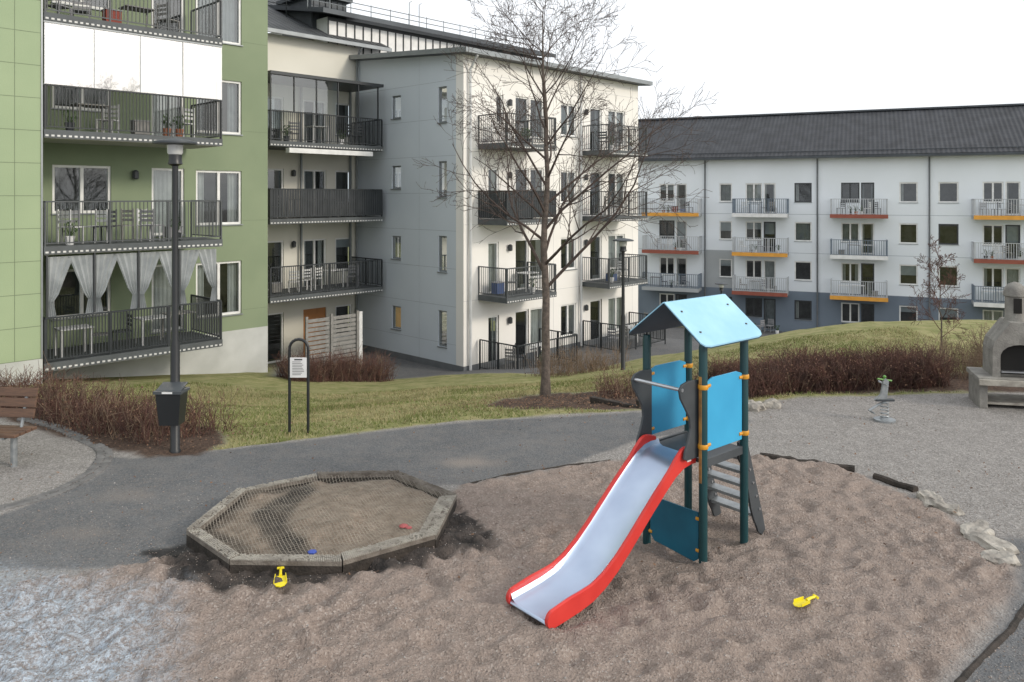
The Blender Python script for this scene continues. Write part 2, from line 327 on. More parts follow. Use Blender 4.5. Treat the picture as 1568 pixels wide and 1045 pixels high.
V=oc[None]*s[:,None,None]*rng.uniform(.7,1.3,(n,6,1)); th=rng.uniform(0,6.28,n); cs=np.cos(th)[:,None];sn=np.sin(th)[:,None]
V=np.stack([V[...,0]*cs-V[...,1]*sn+gx[:,None],V[...,0]*sn+V[...,1]*cs+gy[:,None],V[...,2]+gz[:,None]+s[:,None]*.3],-1)
np_mesh('gravel',V.reshape(-1,3),(of[None]+np.arange(n)[:,None,None]*6).reshape(-1,3),['pebble_a','pebble_b'],np.repeat(rng.random(n)<.25,8))

# ------------------------------------------------------------------ facade helpers
def wall(mb,fr,u0,u1,z0,z1,holes,k,depth=.16):
    H=[h for h in holes if h[1]>u0 and h[0]<u1 and h[3]>z0 and h[2]<z1]
    us=sorted({u0,u1,*[min(max(x,u0),u1) for h in H for x in h[:2]]}); zs=sorted({z0,z1,*[min(max(x,z0),z1) for h in H for x in h[2:4]]})
    for i in range(len(us)-1):
        for j in range(len(zs)-1):
            uc=(us[i]+us[i+1])/2; zc_=(zs[j]+zs[j+1])/2
            if any(h[0]<uc<h[1] and h[2]<zc_<h[3] for h in H): continue
            mb.poly([fr(us[i],0,zs[j]),fr(us[i+1],0,zs[j]),fr(us[i+1],0,zs[j+1]),fr(us[i],0,zs[j+1])],k)
    for a,b,c_,d in [h[:4] for h in H]:
        if a>=u0-1e-6 and b<=u1+1e-6 and c_>=z0-1e-6:
            for P in ([(a,c_),(b,c_)],[(b,c_),(b,d)],[(b,d),(a,d)],[(a,d),(a,c_)]):
                mb.poly([fr(P[0][0],0,P[0][1]),fr(P[1][0],0,P[1][1]),fr(P[1][0],-depth,P[1][1]),fr(P[0][0],-depth,P[0][1])],k)
def drape(mb,fr,u0,u1,v,z0,z1,k,amp=.03,wl=.13):
    n=max(6,int((u1-u0)/wl*4)); P=[]
    for i in range(n+1):
        u=u0+(u1-u0)*i/n; P.append((u,v+amp*math.sin(2*math.pi*(u-u0)/wl)))
    vs=[];fs=[]
    for (u,w_) in P: vs+= [fr(u,w_,z0),fr(u,w_,z1)]
    for i in range(n): fs.append((2*i,2*i+2,2*i+3,2*i+1))
    mb.add(vs,fs,k)
def window(W,fr,h,mull=1,cur=None,fk='frame',fw=.07,sill=True):
    u0,u1,z0,z1=h
    for a,b,c_,d in ((u0,u0+fw,z0,z1),(u1-fw,u1,z0,z1),(u0+fw,u1-fw,z0,z0+fw),(u0+fw,u1-fw,z1-fw,z1)):
        W.box(fr,a,b,-.14,-.05,c_,d,fk)
    for i in range(mull):
        u=u0+(u1-u0)*(i+1)/(mull+1); W.box(fr,u-fw*.6,u+fw*.6,-.135,-.045,z0+fw,z1-fw,fk)
    W.poly([fr(u0+fw,-.10,z0+fw),fr(u1-fw,-.10,z0+fw),fr(u1-fw,-.10,z1-fw),fr(u0+fw,-.10,z1-fw)],'glass')
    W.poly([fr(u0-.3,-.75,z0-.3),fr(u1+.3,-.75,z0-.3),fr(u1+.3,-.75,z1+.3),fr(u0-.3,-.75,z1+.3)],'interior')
    if sill: W.box(fr,u0-.03,u1+.03,-.05,.05,z0-.035,z0-.003,'gutter')
    if cur is None: cur=random.choice(['side','left','blind','none','none','full'])
    w_=u1-u0; ck=random.choice(['curtain','curtain','curtain_gray'])
    if cur in('side','left'): drape(W,fr,u0+.04,u0+w_*.24,-.25,z0,z1,ck)
    if cur=='side': drape(W,fr,u1-w_*.24,u1-.04,-.25,z0,z1,ck)
    if cur=='full': drape(W,fr,u0+.04,u1-.04,-.25,z0,z1,ck,amp=.02)
    if cur=='blind':
        zb_=z0+(z1-z0)*R_(.3,.7); W.poly([fr(u0,-.2,zb_),fr(u1,-.2,zb_),fr(u1,-.2,z1),fr(u0,-.2,z1)],'blind')
def railrun(R,fr,pA,pB,z,k,h=1.1,sp=.1,bw=.016,solid=False):
    (ua,va),(ub,vb)=pA,pB; Lr=math.hypot(ub-ua,vb-va); du,dv=(ub-ua)/Lr,(vb-va)/Lr
    f2=lambda a,b,z_:fr(ua+du*a-dv*b,va+dv*a+du*b,z_)
    R.box(f2,0,Lr,-.025,.025,z+h-.03,z+h+.01,k); R.box(f2,0,Lr,-.012,.012,z+.06,z+.09,k)
    np_=max(1,round(Lr/1.3))
    for i in range(np_+1):
        a=Lr*i/np_; R.box(f2,a-.02,a+.02,-.021,.021,z-.12,z+h-.03,k)
    n=int(Lr/sp)
    for i in range(n):
        a=(i+.5)*Lr/n; w_=sp*.86/2 if solid else bw/2
        R.box(f2,a-w_,a+w_,-.008,.008,z+.09,z+h-.03,k)
def balcony(S,R,fr,u0,u1,v0,v1,zs,sk,rk,h=1.1,sp=.1,bw=.016,dash=True,solid=False,th=.2,fas=None):
    S.box(fr,u0,u1,v0,v1,zs,zs+th,sk)
    if fas: S.box(fr,u0-.02,u1+.02,v1,v1+.03,zs-.04,zs+th+.03,fas)
    if dash:
        n=int((u1-u0)/.13)
        for i in range(n):
            a=u0+(i+.5)*(u1-u0)/n; S.box(fr,a-.035,a+.035,v1+.001,v1+.006,zs+.03,zs+.075,'dash')
    z=zs+th
    railrun(R,fr,(u0+.03,v1-.03),(u1-.03,v1-.03),z,rk,h,sp,bw,solid)
    railrun(R,fr,(u0+.03,v0),(u0+.03,v1-.06),z,rk,h,sp,bw,solid); railrun(R,fr,(u1-.03,v0),(u1-.03,v1-.06),z,rk,h,sp,bw,solid)
def chair(C,fr,u,v,z,k,rot=0):
    c,s=math.cos(rot),math.sin(rot); f2=lambda a,b,q:fr(u+a*c-b*s,v+a*s+b*c,z+q)
    C.box(f2,-.22,.22,-.22,.22,.42,.45,k)
    for a in(-.2,.2):
        for b in(-.2,.2): C.box(f2,a-.015,a+.015,b-.015,b+.015,0,.42 if b>0 else .9,k)
    for q in(.55,.67,.79): C.box(f2,-.2,.2,-.215,-.195,q,q+.07,k)
def table(C,fr,u,v,z,k):
    C.box(fr,u-.4,u+.4,v-.3,v+.3,z+.70,z+.73,k)
    for a in(-.35,.35):
        for b in(-.25,.25): C.box(fr,u+a-.015,u+a+.015,v+b-.015,v+b+.015,z,z+.7,k)
def pot(C,fr,u,v,z,hh=.4):
    x,y,zz=fr(u,v,z); C.lathe((x,y,zz),[(.09,0),(.13,.22),(.11,.23)],random.choice(['terracotta','darkframe','whitefas']),8)
    for i in range(26):
        a=R_(0,6.28); r=R_(.02,.2); p=Vector((x,y,zz+.2)); q=p+Vector((math.cos(a)*r,math.sin(a)*r,R_(.1,hh)))
        C.tube([p,q],[.008,.003],'plant',3,False)
        t=Vector((R_(-.05,.05),R_(-.05,.05),R_(-.03,.03))); C.poly([q,q+t,q+t+Vector((0,0,.05)),q+Vector((.02,.01,.05))],'plant')
def clutter(C,fr,u0,u1,v0,v1,z):
    u=u0+.4
    while u<u1-.3:
        r=random.random(); v=R_(v0+.3,v1-.35)
        if r<.42: chair(C,fr,u,v,z,random.choice(['whitefas','slatwood','darkframe','cloth_gray']),R_(0,6.28)); u+=.6
        elif r<.62: table(C,fr,u+.2,v,z,random.choice(['slatwood','whitefas'])); u+=.9
        elif r<.88: pot(C,fr,u,v1-.2,z); u+=.35
        else:
            k=random.choice(['cloth_gray','cloth_blue','cloth_red','slatwood','slatwood']); h_=R_(.3,.5); C.box(fr,u-.2,u+.2,v-.15,v+.15,z+.04,z+h_,k); C.box(fr,u-.22,u+.22,v-.17,v+.17,z+h_,z+h_+.03,'cloth_gray'); u+=.6
gU=(.69,.724); gV=(.724,-.69)
# ------------------------------------------------------------------ green building
gb=empty('green_apartment_building')
G=F(-9.3,24.9,*gU,*gV); GL=F(-11.56,19.3,*gU,*gV)
Wl=MB();Wn=MB();S=MB();Rr=MB();C=MB()
floors=[-.66,2.24,5.14,8.04,10.94]; holes=[]
for f in floors:
    holes+=[(-4.76,-3.24,f+.78,f+2.12),(-2.1,-1.12,f+.08,f+2.1),(-.755,.755,f+.35,f+2.07)]
wall(Wl,G,-6.5,1.68,-.83,14.2,holes,'green_render_shaded')
wall(Wl,G,-6.5,1.68,-3.6,-.83,[],'concrete')
for i,h in enumerate(holes): window(Wn,G,h,mull=[1,0,1][i%3],cur=['none','full','side'][i%3] if i<9 else None)
Wl.box(G,1.56,1.68,-12,-.001,-3.6,14.2,'green_render_shaded')
Wl.poly([G(-6.5,0,14.2),G(1.68,0,14.2),G(1.68,-12,14.2),G(-6.5,-12,14.2)],'roof_metal')
for z in np.arange(-.2,14,2.9): Wl.box(G,.80,1.68,0,.003,z,z+.012,'seam_green')
wall(Wl,GL,-12,0,-.5,14.2,[],'green_panel'); wall(Wl,GL,-12,0,-2.6,-.5,[],'concrete')
Wl.poly([GL(0,0,-2.6),GL(0,-2.05,-2.6),GL(0,-2.05,14.2),GL(0,0,14.2)],'green_panel')
for z in np.arange(-.5,14,.8): Wl.box(GL,-12,0,0,.003,z,z+.014,'seam_green')
for u in np.arange(-12,0,.6): Wl.box(GL,u-.006,u+.006,0,.004,-.5,14.2,'seam_green')
Wl.box(GL,-.04,.0,.004,.02,-.5,14.2,'gutter')
for i,zs in enumerate([-.84,2.05,4.95,7.85,10.75]):
    balcony(S,Rr,GL,.03,4.63,-1.98,.0,zs,'slab',['rail_char','rail_gray','rail_black','rail_gray','rail_gray'][i],h=1.12,sp=[.075,.1,.085,.1,.1][i],bw=[.026,.018,.022,.018,.018][i])
    S.box(GL,.05,4.6,-1.96,-.02,zs-.012,zs-.002,'slabsoffit')
for i in range(4): clutter(C,GL,.3,4.3,-1.7,-.1,[-.64,2.25,5.15,8.05][i])
for u in (.9,1.5,2.9): chair(C,GL,u,-.9,2.25,'whitefas',R_(0,6))
for i in range(4):
    u=.05+i*1.15; S.poly([GL(u+.006,-.05,6.28),GL(u+1.14,-.05-.004*i,6.28),GL(u+1.14,-.05-.004*i,7.8),GL(u+.006,-.05,7.8)],'glass_mirror')
    S.box(GL,u-.005,u+.005,-.06,-.04,6.28,7.8,'gutter')
S.box(GL,.03,4.63,-.08,-.02,7.8,7.85,'gutter'); S.box(GL,.03,4.63,-.07,-.03,6.262,6.278,'gutter')
for i in range(4):
    a=.15+i*1.1
    for sgn,ed in((1,a),(-1,a+1.05)):
        n=14; vs=[];fs=[]; rows=8
        for r in range(rows+1):
            t=r/rows; zz=1.98-1.5*t; wdt=.52*(1-t)**1.1+.07 if t<.72 else .12+.25*(t-.72)
            for j in range(n+1):
                s_=j/n; off=wdt*s_; vs.append(GL(ed+sgn*off,-.12+.03*math.sin(s_*22)*(1-.3*t),zz))
        for r in range(rows):
            for j in range(n): k=r*(n+1)+j; fs.append((k,k+1,k+n+2,k+n+1))
        C.add(vs,fs,'curtain_gray')
    S.box(GL,a-.06,a-.02,-.1,-.04,.5,2.04,'darkframe')
for zf in (2.24,5.14):
    x,y,z=G(-2.6,.1,zf+1.75); C.lathe((x,y,z),[(.05,0),(.09,.03),(.09,.22),(.04,.27)],'darkframe',10)
Wl.obj('walls',gb,recalc=False);Wn.obj('windows',gb,recalc=False);S.obj('balcony_slabs',gb,recalc=False);Rr.obj('balcony_rails',gb,recalc=False);C.obj('balcony_furniture',gb,recalc=False)

# ------------------------------------------------------------------ cream building (recessed)
cb=empty('cream_apartment_building'); K=F(-10.35,30.59,*gU,*gV); KB=F(-8.68,29.0,*gU,*gV)
Wl=MB();Wn=MB();S=MB();Rr=MB();C=MB();Rf=MB(); FL=[-3.3,-.4,2.5,5.4]; holes=[]
for f in FL: holes+=[(.85,1.6,f+.1,f+2.1),(2.5,3.6,f+.08,f+2.1),(4.05,4.9,f+.7,f+2.1)]
wall(Wl,K,-2,5.2,-3.5,10.0,holes,'cream')
for i,h in enumerate(holes):
    if i==1: Wn.box(K,h[0],h[1],-.14,-.06,h[2],h[3],'door_orange'); continue
    window(Wn,K,h,mull=[0,1,0][i%3],fk='frame')
for i,zs in enumerate([-.45,2.45,5.35]):
    balcony(S,Rr,KB,-.3,4.83,-2.28,0,zs,'slab','rail_char',h=1.12,sp=[.09,.11,.085][i],bw=.02,solid=(i==1))
    clutter(C,KB,.2,4.4,-1.9,-.2,zs+.2)
    for u in(.0,2.3,4.7): S.box(KB,u-.03,u+.03,-2.2,-2.1,zs+.2,zs+2.9,'gutter')
S.box(KB,-.3,4.83,-2.28,.05,8.0,8.12,'darkframe')
for i in range(6):
    u=-.28+i*.97; S.box(KB,u,u+.04,-.06,0,6.68,8.0,'darkframe')
    if i<3: S.poly([KB(u+.05,-.03,6.7),KB(u+.95,-.03,6.7),KB(u+.95,-.03,7.98),KB(u+.05,-.03,7.98)],'glass_clear')
S.box(KB,.4,4.2,-.1,.16,5.12,5.30,'whitefas')
for i in range(11): Rr.box(KB,1.0,3.3,.3,.33,-3.0+i*.17,-2.87+i*.17,'slatwood')
for u in(1.0,2.1,3.3): Rr.box(KB,u-.05,u+.05,.33,.40,-3.3,-1.05,'slatwood')
Rr.box(KB,3.35,3.5,.3,.42,-3.3,-1.1,'frame')
Rf.prism([K(-2,.5,9.95),K(6.6,.5,9.95),K(6.6,-9,14.2),K(-2,-9,14.2)],[K(-2,.5,10.12),K(6.6,.5,10.12),K(6.6,-9,14.37),K(-2,-9,14.37)],'tile_c')
Rf.box(K,-2,6.6,.5,.62,9.93,10.08,'gutter')
Rf.box(K,3.5,5.3,-3.4,-1.0,10.3,12.15,'roof_metal'); Rf.box(K,3.3,5.5,-3.6,-.8,12.15,12.3,'roof_metal'); Rf.box(K,3.9,4.9,-2.8,-1.6,12.3,13.2,'roof_metal')
for u in np.arange(3.6,5.3,.3): Rf.box(K,u,u+.03,-1.0,-.97,10.4,12.1,'rail_black')
for q in (.75,.95): Rf.tube([K(-2,-2.2,11.1+q),K(3.3,-2.2,11.1+q)],.02,'rail_black',5)
for u in np.arange(-2,3.3,1.0): Rf.tube([K(u,-2.2,11.1),K(u,-2.2,12.05)],.02,'rail_black',5)
Rf.tube([K(5.05,.55,9.95),K(5.05,.15,9.5),K(5.05,.12,-3.3)],.05,'gutter',8)
for z in (-.2,2.7): C.lathe((K(2.0,.1,z+1.6)),[(.05,0),(.09,.03),(.09,.22),(.04,.27)],'darkframe',10)
for n_,o in(('walls',Wl),('windows',Wn),('balcony_slabs',S),('balcony_rails',Rr),('balcony_furniture',C),('roof',Rf)): o.obj(n_,cb,recalc=False)

# ------------------------------------------------------------------ white building
wb=empty('white_apartment_building'); A=F(-1.83,29.6,-.724,.69,-.69,-.724); Wf=F(-1.83,29.6,*gU,*gV)
Wl=MB();Wn=MB();S=MB();Rr=MB();C=MB();Rf=MB(); holes=[]
for f in FL: holes+=[(3.78,4.38,f+1.3,f+2.25),(.95,1.45,f+.95,f+2.35)]
wall(Wl,A,.42,7.4,-2.95,9.05,holes,'graywall'); wall(Wl,A,0,.42,-2.95,9.05,[],'whitewall'); wall(Wl,A,0,7.4,-3.6,-2.95,[],'plinth')
for h in holes: window(Wn,A,h,mull=0,cur='blind' if random.random()<.3 else 'none',fk='gutter',fw=.06)
Wl.poly([A(0,0,9.05),A(7.4,0,9.05),A(7.4,0,9.55)],'graywall')
for z in np.arange(-2.2,9,1.45): Wl.box(A,.42,7.4,0,.003,z,z+.016,'seam_gray')
Wl.box(A,2.6,2.612,0,.004,-2.95,9.05,'seam_gray')
holes=[]
for f in FL: holes+=[(1.75,2.15,f+1.0,f+2.1) if f>5 else (1.3,1.9,f+.08,f+2.1),(2.85,3.65,f+.08,f+2.15),(3.75,4.6,f+.5,f+2.15),(5.7,6.75,f+.7,f+2.1),(7.75,8.6,f+.08,f+2.1),(9.1,10.4,f+.5,f+2.1)]
wall(Wl,Wf,0,11.5,-2.95,8.85,holes,'whitewall'); wall(Wl,Wf,0,11.5,-3.6,-2.95,[],'plinth')
for i,h in enumerate(holes): window(Wn,Wf,h,mull=1 if i%6 in(3,5) else 0,fk='frame')
for z in np.arange(-.4,8.8,2.9): Wl.box(Wf,0,11.5,0,.003,z-.1,z-.085,'seam_white')
for u in(5.2,11): Wl.box(Wf,u,u+.012,0,.004,-2.95,8.85,'seam_white')
Wl.box(Wf,11.4,11.5,-14,-.001,-3.6,8.85,'whitewall')
for (a,b) in((.75,3.6),(7.1,10.0)):
    for i,zs in enumerate([-.5,2.4,5.3]):
        balcony(S,Rr,Wf,a,b,.0,1.55,zs,'slab','rail_char' if (i==1 and a<2) else 'rail_gray',h=1.1,sp=.1,bw=.018,solid=(i==1 and a<2))
        clutter(C,Wf,a+.2,b-.2,.1,1.4,zs+.2)
    railrun(Rr,Wf,(a,.1),(a,2.1),-3.15,'rail_black',1.15); railrun(Rr,Wf,(a,2.1),(b+.6,2.1),-3.15,'rail_black',1.15); railrun(Rr,Wf,(b+.6,2.1),(b+.6,.1),-3.15,'rail_black',1.15)
    clutter(C,Wf,a+.3,b,.4,1.8,-3.15)
for f in FL:
    for u in(2.45,7.35): C.lathe(Wf(u,.1,f+1.7),[(.05,0),(.09,.03),(.09,.22),(.04,.27)],'darkframe',10)
Rf.tube([Wf(.25,.5,8.8),Wf(.25,.12,8.3),Wf(.25,.12,-3.1)],.055,'pipe_white',8)
Rf.tube([Wf(6.95,.12,8.8),Wf(6.95,.12,-3.1)],.05,'pipe_white',8)
Rf.prism([Wf(-.35,.45,8.83),Wf(11.9,.45,8.83),Wf(11.9,-7.3,9.45),Wf(-.35,-7.3,9.45)],[Wf(-.35,.45,9.0),Wf(11.9,.45,9.0),Wf(11.9,-7.3,9.62),Wf(-.35,-7.3,9.62)],'roof_metal')
Rf.box(Wf,-.4,11.9,.45,.57,8.84,9.02,'gutter')
Rf.prism([Wf(-.36,.46,8.84),Wf(-.36,-7.3,9.46),Wf(-.42,-7.3,9.46),Wf(-.42,.46,8.84)],[Wf(-.36,.46,9.03),Wf(-.36,-7.3,9.65),Wf(-.42,-7.3,9.65),Wf(-.42,.46,9.03)],'gutter')
U=F(*Wf(0,-7.0,0)[:2],*gU,*gV)
Rf.box(U,-1.4,12.5,-7,0,9.4,11.15,'frame')
for u in np.arange(-1.4,12.5,.45): Rf.box(U,u,u+.06,0,.03,9.5,11.15,'rail_black')
Rf.box(U,-1.4,12.5,0,.04,11.0,11.15,'rail_black')
Rf.prism([U(-2,.6,11.15),U(12.9,.6,11.15),U(12.9,-7,12.6),U(-2,-7,12.6)],[U(-2,.6,11.35),U(12.9,.6,11.35),U(12.9,-7,12.8),U(-2,-7,12.8)],'roof_metal')
for q in(.35,.6): Rf.tube([U(-2,-.6,11.55+q),U(12.5,-.6,11.55+q)],.022,'gutter',5)
for u in np.arange(-2,12.6,1.1): Rf.tube([U(u,-.6,11.5),U(u,-.6,12.2)],.02,'gutter',5)
for u in(3.2,3.8): Rf.tube([U(u,-.2,11.4),U(u,-.2,12.6),U(u+.3,-.4,12.75)],.02,'gutter',5)
for n_,o in(('walls',Wl),('windows',Wn),('balcony_slabs',S),('balcony_rails',Rr),('balcony_furniture',C),('roof',Rf)): o.obj(n_,wb,recalc=False)

# ------------------------------------------------------------------ right-hand long building
rb=empty('long_apartment_building'); Q=F(21.2,57,.913,-.408,-.408,-.913)
Wl=MB();Wn=MB();S=MB();Rr=MB();C=MB();Rf=MB(); RF=[2.2,-.65,-3.5,-6.35]; holes=[];kind=[]
bal=[(-20.5,-17),(-11.6,-7.3),(-4.85,-1.0),(1.85,5.5),(10.6,14.2),(19,22.6),(26,29.6)]
win=[(-14.5,-13.2),(-6.0,-5.05),(-.62,.56),(6.25,7.4),(8.65,9.85),(15.3,16.5),(17.2,18.3),(23.5,24.7)]
for f in RF:
    for a,b in win: holes.append((a,b,f+.85,f+2.25)); kind.append(0)
    for a,b in bal:
        m_=(a+b)/2; holes.append((m_-1.15,m_+.05,f+.85,f+2.25)); kind.append(1); holes.append((m_+.15,m_+1.0,f+.05,f+2.25)); kind.append(0)
regs=[(-24,34,-.6,6.3,'white_r'),(-24,-7,-3.45,-.6,'white_r'),(-7,-4.9,-3.45,-.6,'lightgray'),(-4.9,5.8,-3.45,-.6,'white_r'),(5.8,34,-3.45,-.6,'white_r'),(-24,34,-6.9,-3.45,'bluegray')]
for a,b,c_,d,k in regs: wall(Wl,Q,a,b,c_,d,holes,k)
for h,kd in zip(holes,kind): window(Wn,Q,h,mull=1 if kd else 0,fk='frame' if random.random()<.7 else 'darkframe',fw=.09)
cols=[['whitefas']*3,['orange','redbrown','lightgray'],['whitefas','orange','redbrown'],['redbrown','whitefas','orange'],['orange','redbrown','whitefas'],['whitefas','orange','redbrown'],['orange','whitefas','redbrown']]
cols=[[c_[2],c_[1],c_[0]] for c_ in cols]
for bi,(a,b) in enumerate(bal):
    for i,zs in enumerate([-3.7,-.85,2.0]):
        balcony(S,Rr,Q,a,b,.0,1.4,zs,'lightgray',['rail_light','rail_blue','rail_light'][(i+bi)%3],h=1.1,sp=.14,bw=.035,dash=False,fas=cols[bi][i])
        clutter(C,Q,a+.3,b-.3,.1,1.3,zs+.2)
    clutter(C,Q,a,b,.5,2,-6.35)
for u in(.95,8.1,-7.05,16.9): Rf.tube([Q(u,.1,6.2),Q(u,.1,-6.3)],.06,'plinth',6)
for z in(-.68,2.15): Wl.box(Q,-24,34,0,.003,z,z+.03,'seam_gray')
Rf.prism([Q(-24,.6,6.2),Q(34,.6,6.2),Q(34,-6.2,9.85),Q(-24,-6.2,9.85)],[Q(-24,.6,6.42),Q(34,.6,6.42),Q(34,-6.2,10.07),Q(-24,-6.2,10.07)],'tile_r')
Rf.prism([Q(-24,-6.2,9.85),Q(34,-6.2,9.85),Q(34,-13,6.2),Q(-24,-13,6.2)],[Q(-24,-6.2,10.07),Q(34,-6.2,10.07),Q(34,-13,6.42),Q(-24,-13,6.42)],'tile_r')
Rf.box(Q,-24,34,.6,.72,6.2,6.38,'roof_metal'); Rf.tube([Q(-24,.1,6.75),Q(34,.1,6.75)],.03,'roof_metal',5); Rf.box(Q,-24,34,-6.4,-6.0,10.07,10.2,'roof_metal')
for u in np.arange(-24,34,1.2): Rf.tube([Q(u,.1,6.75),Q(u,.25,6.4)],.03,'roof_metal',4)
Wl.box(Q,-24,34,-12.8,-12.6,-6.9,6.3,'white_r')
Wl.poly([Q(-24,0,-6.9),Q(-24,-12.6,-6.9),Q(-24,-12.6,6.3),Q(-24,-6.2,9.85),Q(-24,0,6.3)],'white_r'); Wl.poly([Q(34,0,-6.9),Q(34,-12.6,-6.9),Q(34,-12.6,6.3),Q(34,-6.2,9.85),Q(34,0,6.3)],'white_r')
for n_,o in(('walls',Wl),('windows',Wn),('balcony_slabs',S),('balcony_rails',Rr),('balcony_furniture',C),('roof',Rf)): o.obj(n_,rb,recalc=False)

# ------------------------------------------------------------------ play tower with slide
pt=empty('playground_slide_tower'); T=F(1.84,7.87,.76,.65,-.65,.76); hs=.34
P=MB()
for a in(-hs,hs):
    for b in(-hs,hs):
        x,y,_=T(a,b,0); P.lathe((x,y,-.05),[(.041,0),(.041,2.12),(.034,2.15)],'post_teal',16)
P.obj('posts',pt,smooth=True)
B_=MB()
def xz(pts,y0_,y1_,k,mb): mb.prism([T(x,y0_,z) for x,z in pts],[T(x,y1_,z) for x,z in pts],k)
def yz(pts,x0_,x1_,k,mb): mb.prism([T(x0_,y,z) for y,z in pts],[T(x1_,y,z) for y,z in pts],k)
for s_ in(-1,1):
    y=s_*hs; xz([(-.29,1.08),(.29,1.08),(.29,1.74),(.2,1.77),(-.2,1.77),(-.29,1.74)],y-.009,y+.009,'panel_blue',B_)
yz([(-.29,.06),(-.24,.02),(.24,.06),(.29,.12),(.29,.50),(-.29,.50)],-hs-.009,-hs+.009,'panel_teal',B_)
B_.obj('side_panels',pt,bevel=.004)
Cm=MB()
for a,b in((-hs,-hs),(hs,-hs),(-hs,hs),(hs,hs)):
    for z in(1.14,1.70):
        x,y,_=T(a,b,0); Cm.lathe((x,y,z-.022),[(.046,0),(.05,.008),(.05,.036),(.046,.044)],'clamp_orange',14)
        sgx=1 if a<0 else -1; c0=T(a+sgx*.03,b,z);c1=T(a+sgx*.10,b,z); Cm.tube([c0,c1],.02,'clamp_orange',8)
for b in(-hs,hs):
    for z in(.14,.44): Cm.tube([T(-hs,b*.97,z),T(-hs,b*.78,z)],.02,'clamp_orange',8)
xz([(-.384,.80),(-.372,.80),(-.372,1.80),(-.384,1.80)],-hs-.012,-hs+.018,'orange_worn',Cm)
Cm.obj('clamps',pt,smooth=True)
Rm=MB()
for s_ in(-1,1):
    def rp(x,t,o): return T(x,s_*(.47*t),2.46-.37*t*1.0+o)
    pts=[(-.5,.02),(.5,.02),(.5,.90),(.47,.97),(.40,1.0),(-.40,1.0),(-.47,.97),(-.5,.90)]
    Rm.prism([rp(x,t,0) for x,t in pts],[rp(x,t,.010) for x,t in pts],'roof_under')
    Rm.prism([rp(x,t,.0105) for x,t in pts],[rp(x,t,.024) for x,t in pts],'roof_blue')
Rm.tube([T(-.36,0,2.44),T(.36,0,2.44)],.018,'post_teal',8)
yz([(-.36,2.06),(.36,2.06),(.36,2.13),(0,2.42),(-.36,2.13)],.332,.348,'roof_under',Rm)
for x in(-.38,.38):
    for s_ in(-1,1):
        for t in(.26,.72): c_=T(x,s_*.47*t,2.46-.37*t+.022); Rm.lathe(c_,[(.014,0),(.01,.012)],'black_metal',8)
Rm.obj('roof',pt)
Pf=MB(); Pf.box(T,-hs+.03,hs-.03,-hs+.03,hs-.03,.96,1.0,'guard_gray')
Pf.box(T,-hs,hs,-hs-.01,-hs+.02,.93,1.01,'guard_gray');Pf.box(T,-hs,hs,hs-.02,hs+.01,.93,1.01,'guard_gray')
Pf.obj('platform',pt,bevel=.003)
prof=[(-.30,1.01),(-.42,1.015),(-.52,1.0),(-.64,.945),(-.78,.845),(-.95,.715),(-1.12,.575),(-1.29,.435),(-1.45,.315),(-1.6,.225),(-1.75,.165),(-1.9,.135),(-2.08,.115),(-2.24,.10)]
XE=-2.27
Ch=MB(); vs=[];fs=[]; cs_=[(-.225,.065),(-.205,.02),(-.17,.003),(0,0),(.17,.003),(.205,.02),(.225,.065)]
for x,z in prof:
    for y,o in cs_: vs.append(T(x,y,z+o))
nc=len(cs_)
for i in range(len(prof)-1):
    for j in range(nc-1): fs.append((i*nc+j,i*nc+j+1,(i+1)*nc+j+1,(i+1)*nc+j))
Ch.add(vs,fs,'slide_steel')
x,z=prof[-1]; Ch.tube([T(x,-.22,z-.012),T(x,.22,z-.012)],.016,'slide_steel',8)
Ch.obj('chute',pt,smooth=True)
Sd=MB()
pX=[p[0] for p in prof][::-1]; pZ=[p[1] for p in prof][::-1]
for s_ in(-1,1):
    y0_,y1_=(s_*.222,s_*.258); X=np.concatenate([np.linspace(XE,XE+.06,8),np.linspace(XE+.08,-.34,56)]); vs=[];fs=[]
    for x in X:
        zc_=float(np.interp(x,pX,pZ)); hump=.055*math.exp(-((x+.52)/.13)**2); e=min(1,(x-XE)/.06); e=math.sqrt(max(.02,1-(1-e)**2))
        lift=.035*math.exp(-((x+2.0)/.22)**2)
        zt=zc_+.025+(.065+hump+lift*.6)*e; zb_=zc_+.025-(.075)*e
        vs+=[T(x,y0_,zb_),T(x,y0_,zt-.008),T(x,(y0_+y1_)/2,zt),T(x,y1_,zt-.008),T(x,y1_,zb_)]
    for i in range(len(X)-1):
        for j in range(5): fs.append((i*5+j,i*5+(j+1)%5,(i+1)*5+(j+1)%5,(i+1)*5+j))
    fs.append((0,1,2,3,4)); k=(len(X)-1)*5; fs.append((k+4,k+3,k+2,k+1,k)); Sd.add(vs,fs,'slide_red')
Sd.obj('slide_sides',pt,smooth=True)
Lg=MB(); Lg.tube([T(-2.0,-.12,.1),T(-2.0,-.12,-.1)],.02,'galv',8); Lg.tube([T(-2.0,.12,.1),T(-2.0,.12,-.1)],.02,'galv',8)
Lg.box(T,-.48,-.42,-.2635,-.259,1.0,1.05,'paper')
Lg.tube([T(-.60,-.3,1.70),T(-.60,.3,1.70)],.017,'steel',10); Lg.obj('slide_supports',pt,smooth=True)
Gd=MB(); pf=[(-.34,1.76),(-.5,1.77),(-.6,1.75),(-.64,1.70),(-.62,1.62),(-.55,1.52),(-.485,1.42),(-.47,1.32),(-.50,1.22),(-.55,1.12),(-.57,1.05),(-.53,1.03),(-.44,1.03),(-.34,1.03)]
for y in(-.285,.285): xz(pf,y-.012,y+.012,'guard_gray',Gd)
Gd.obj('entry_guards',pt,bevel=.005)
Ld=MB()
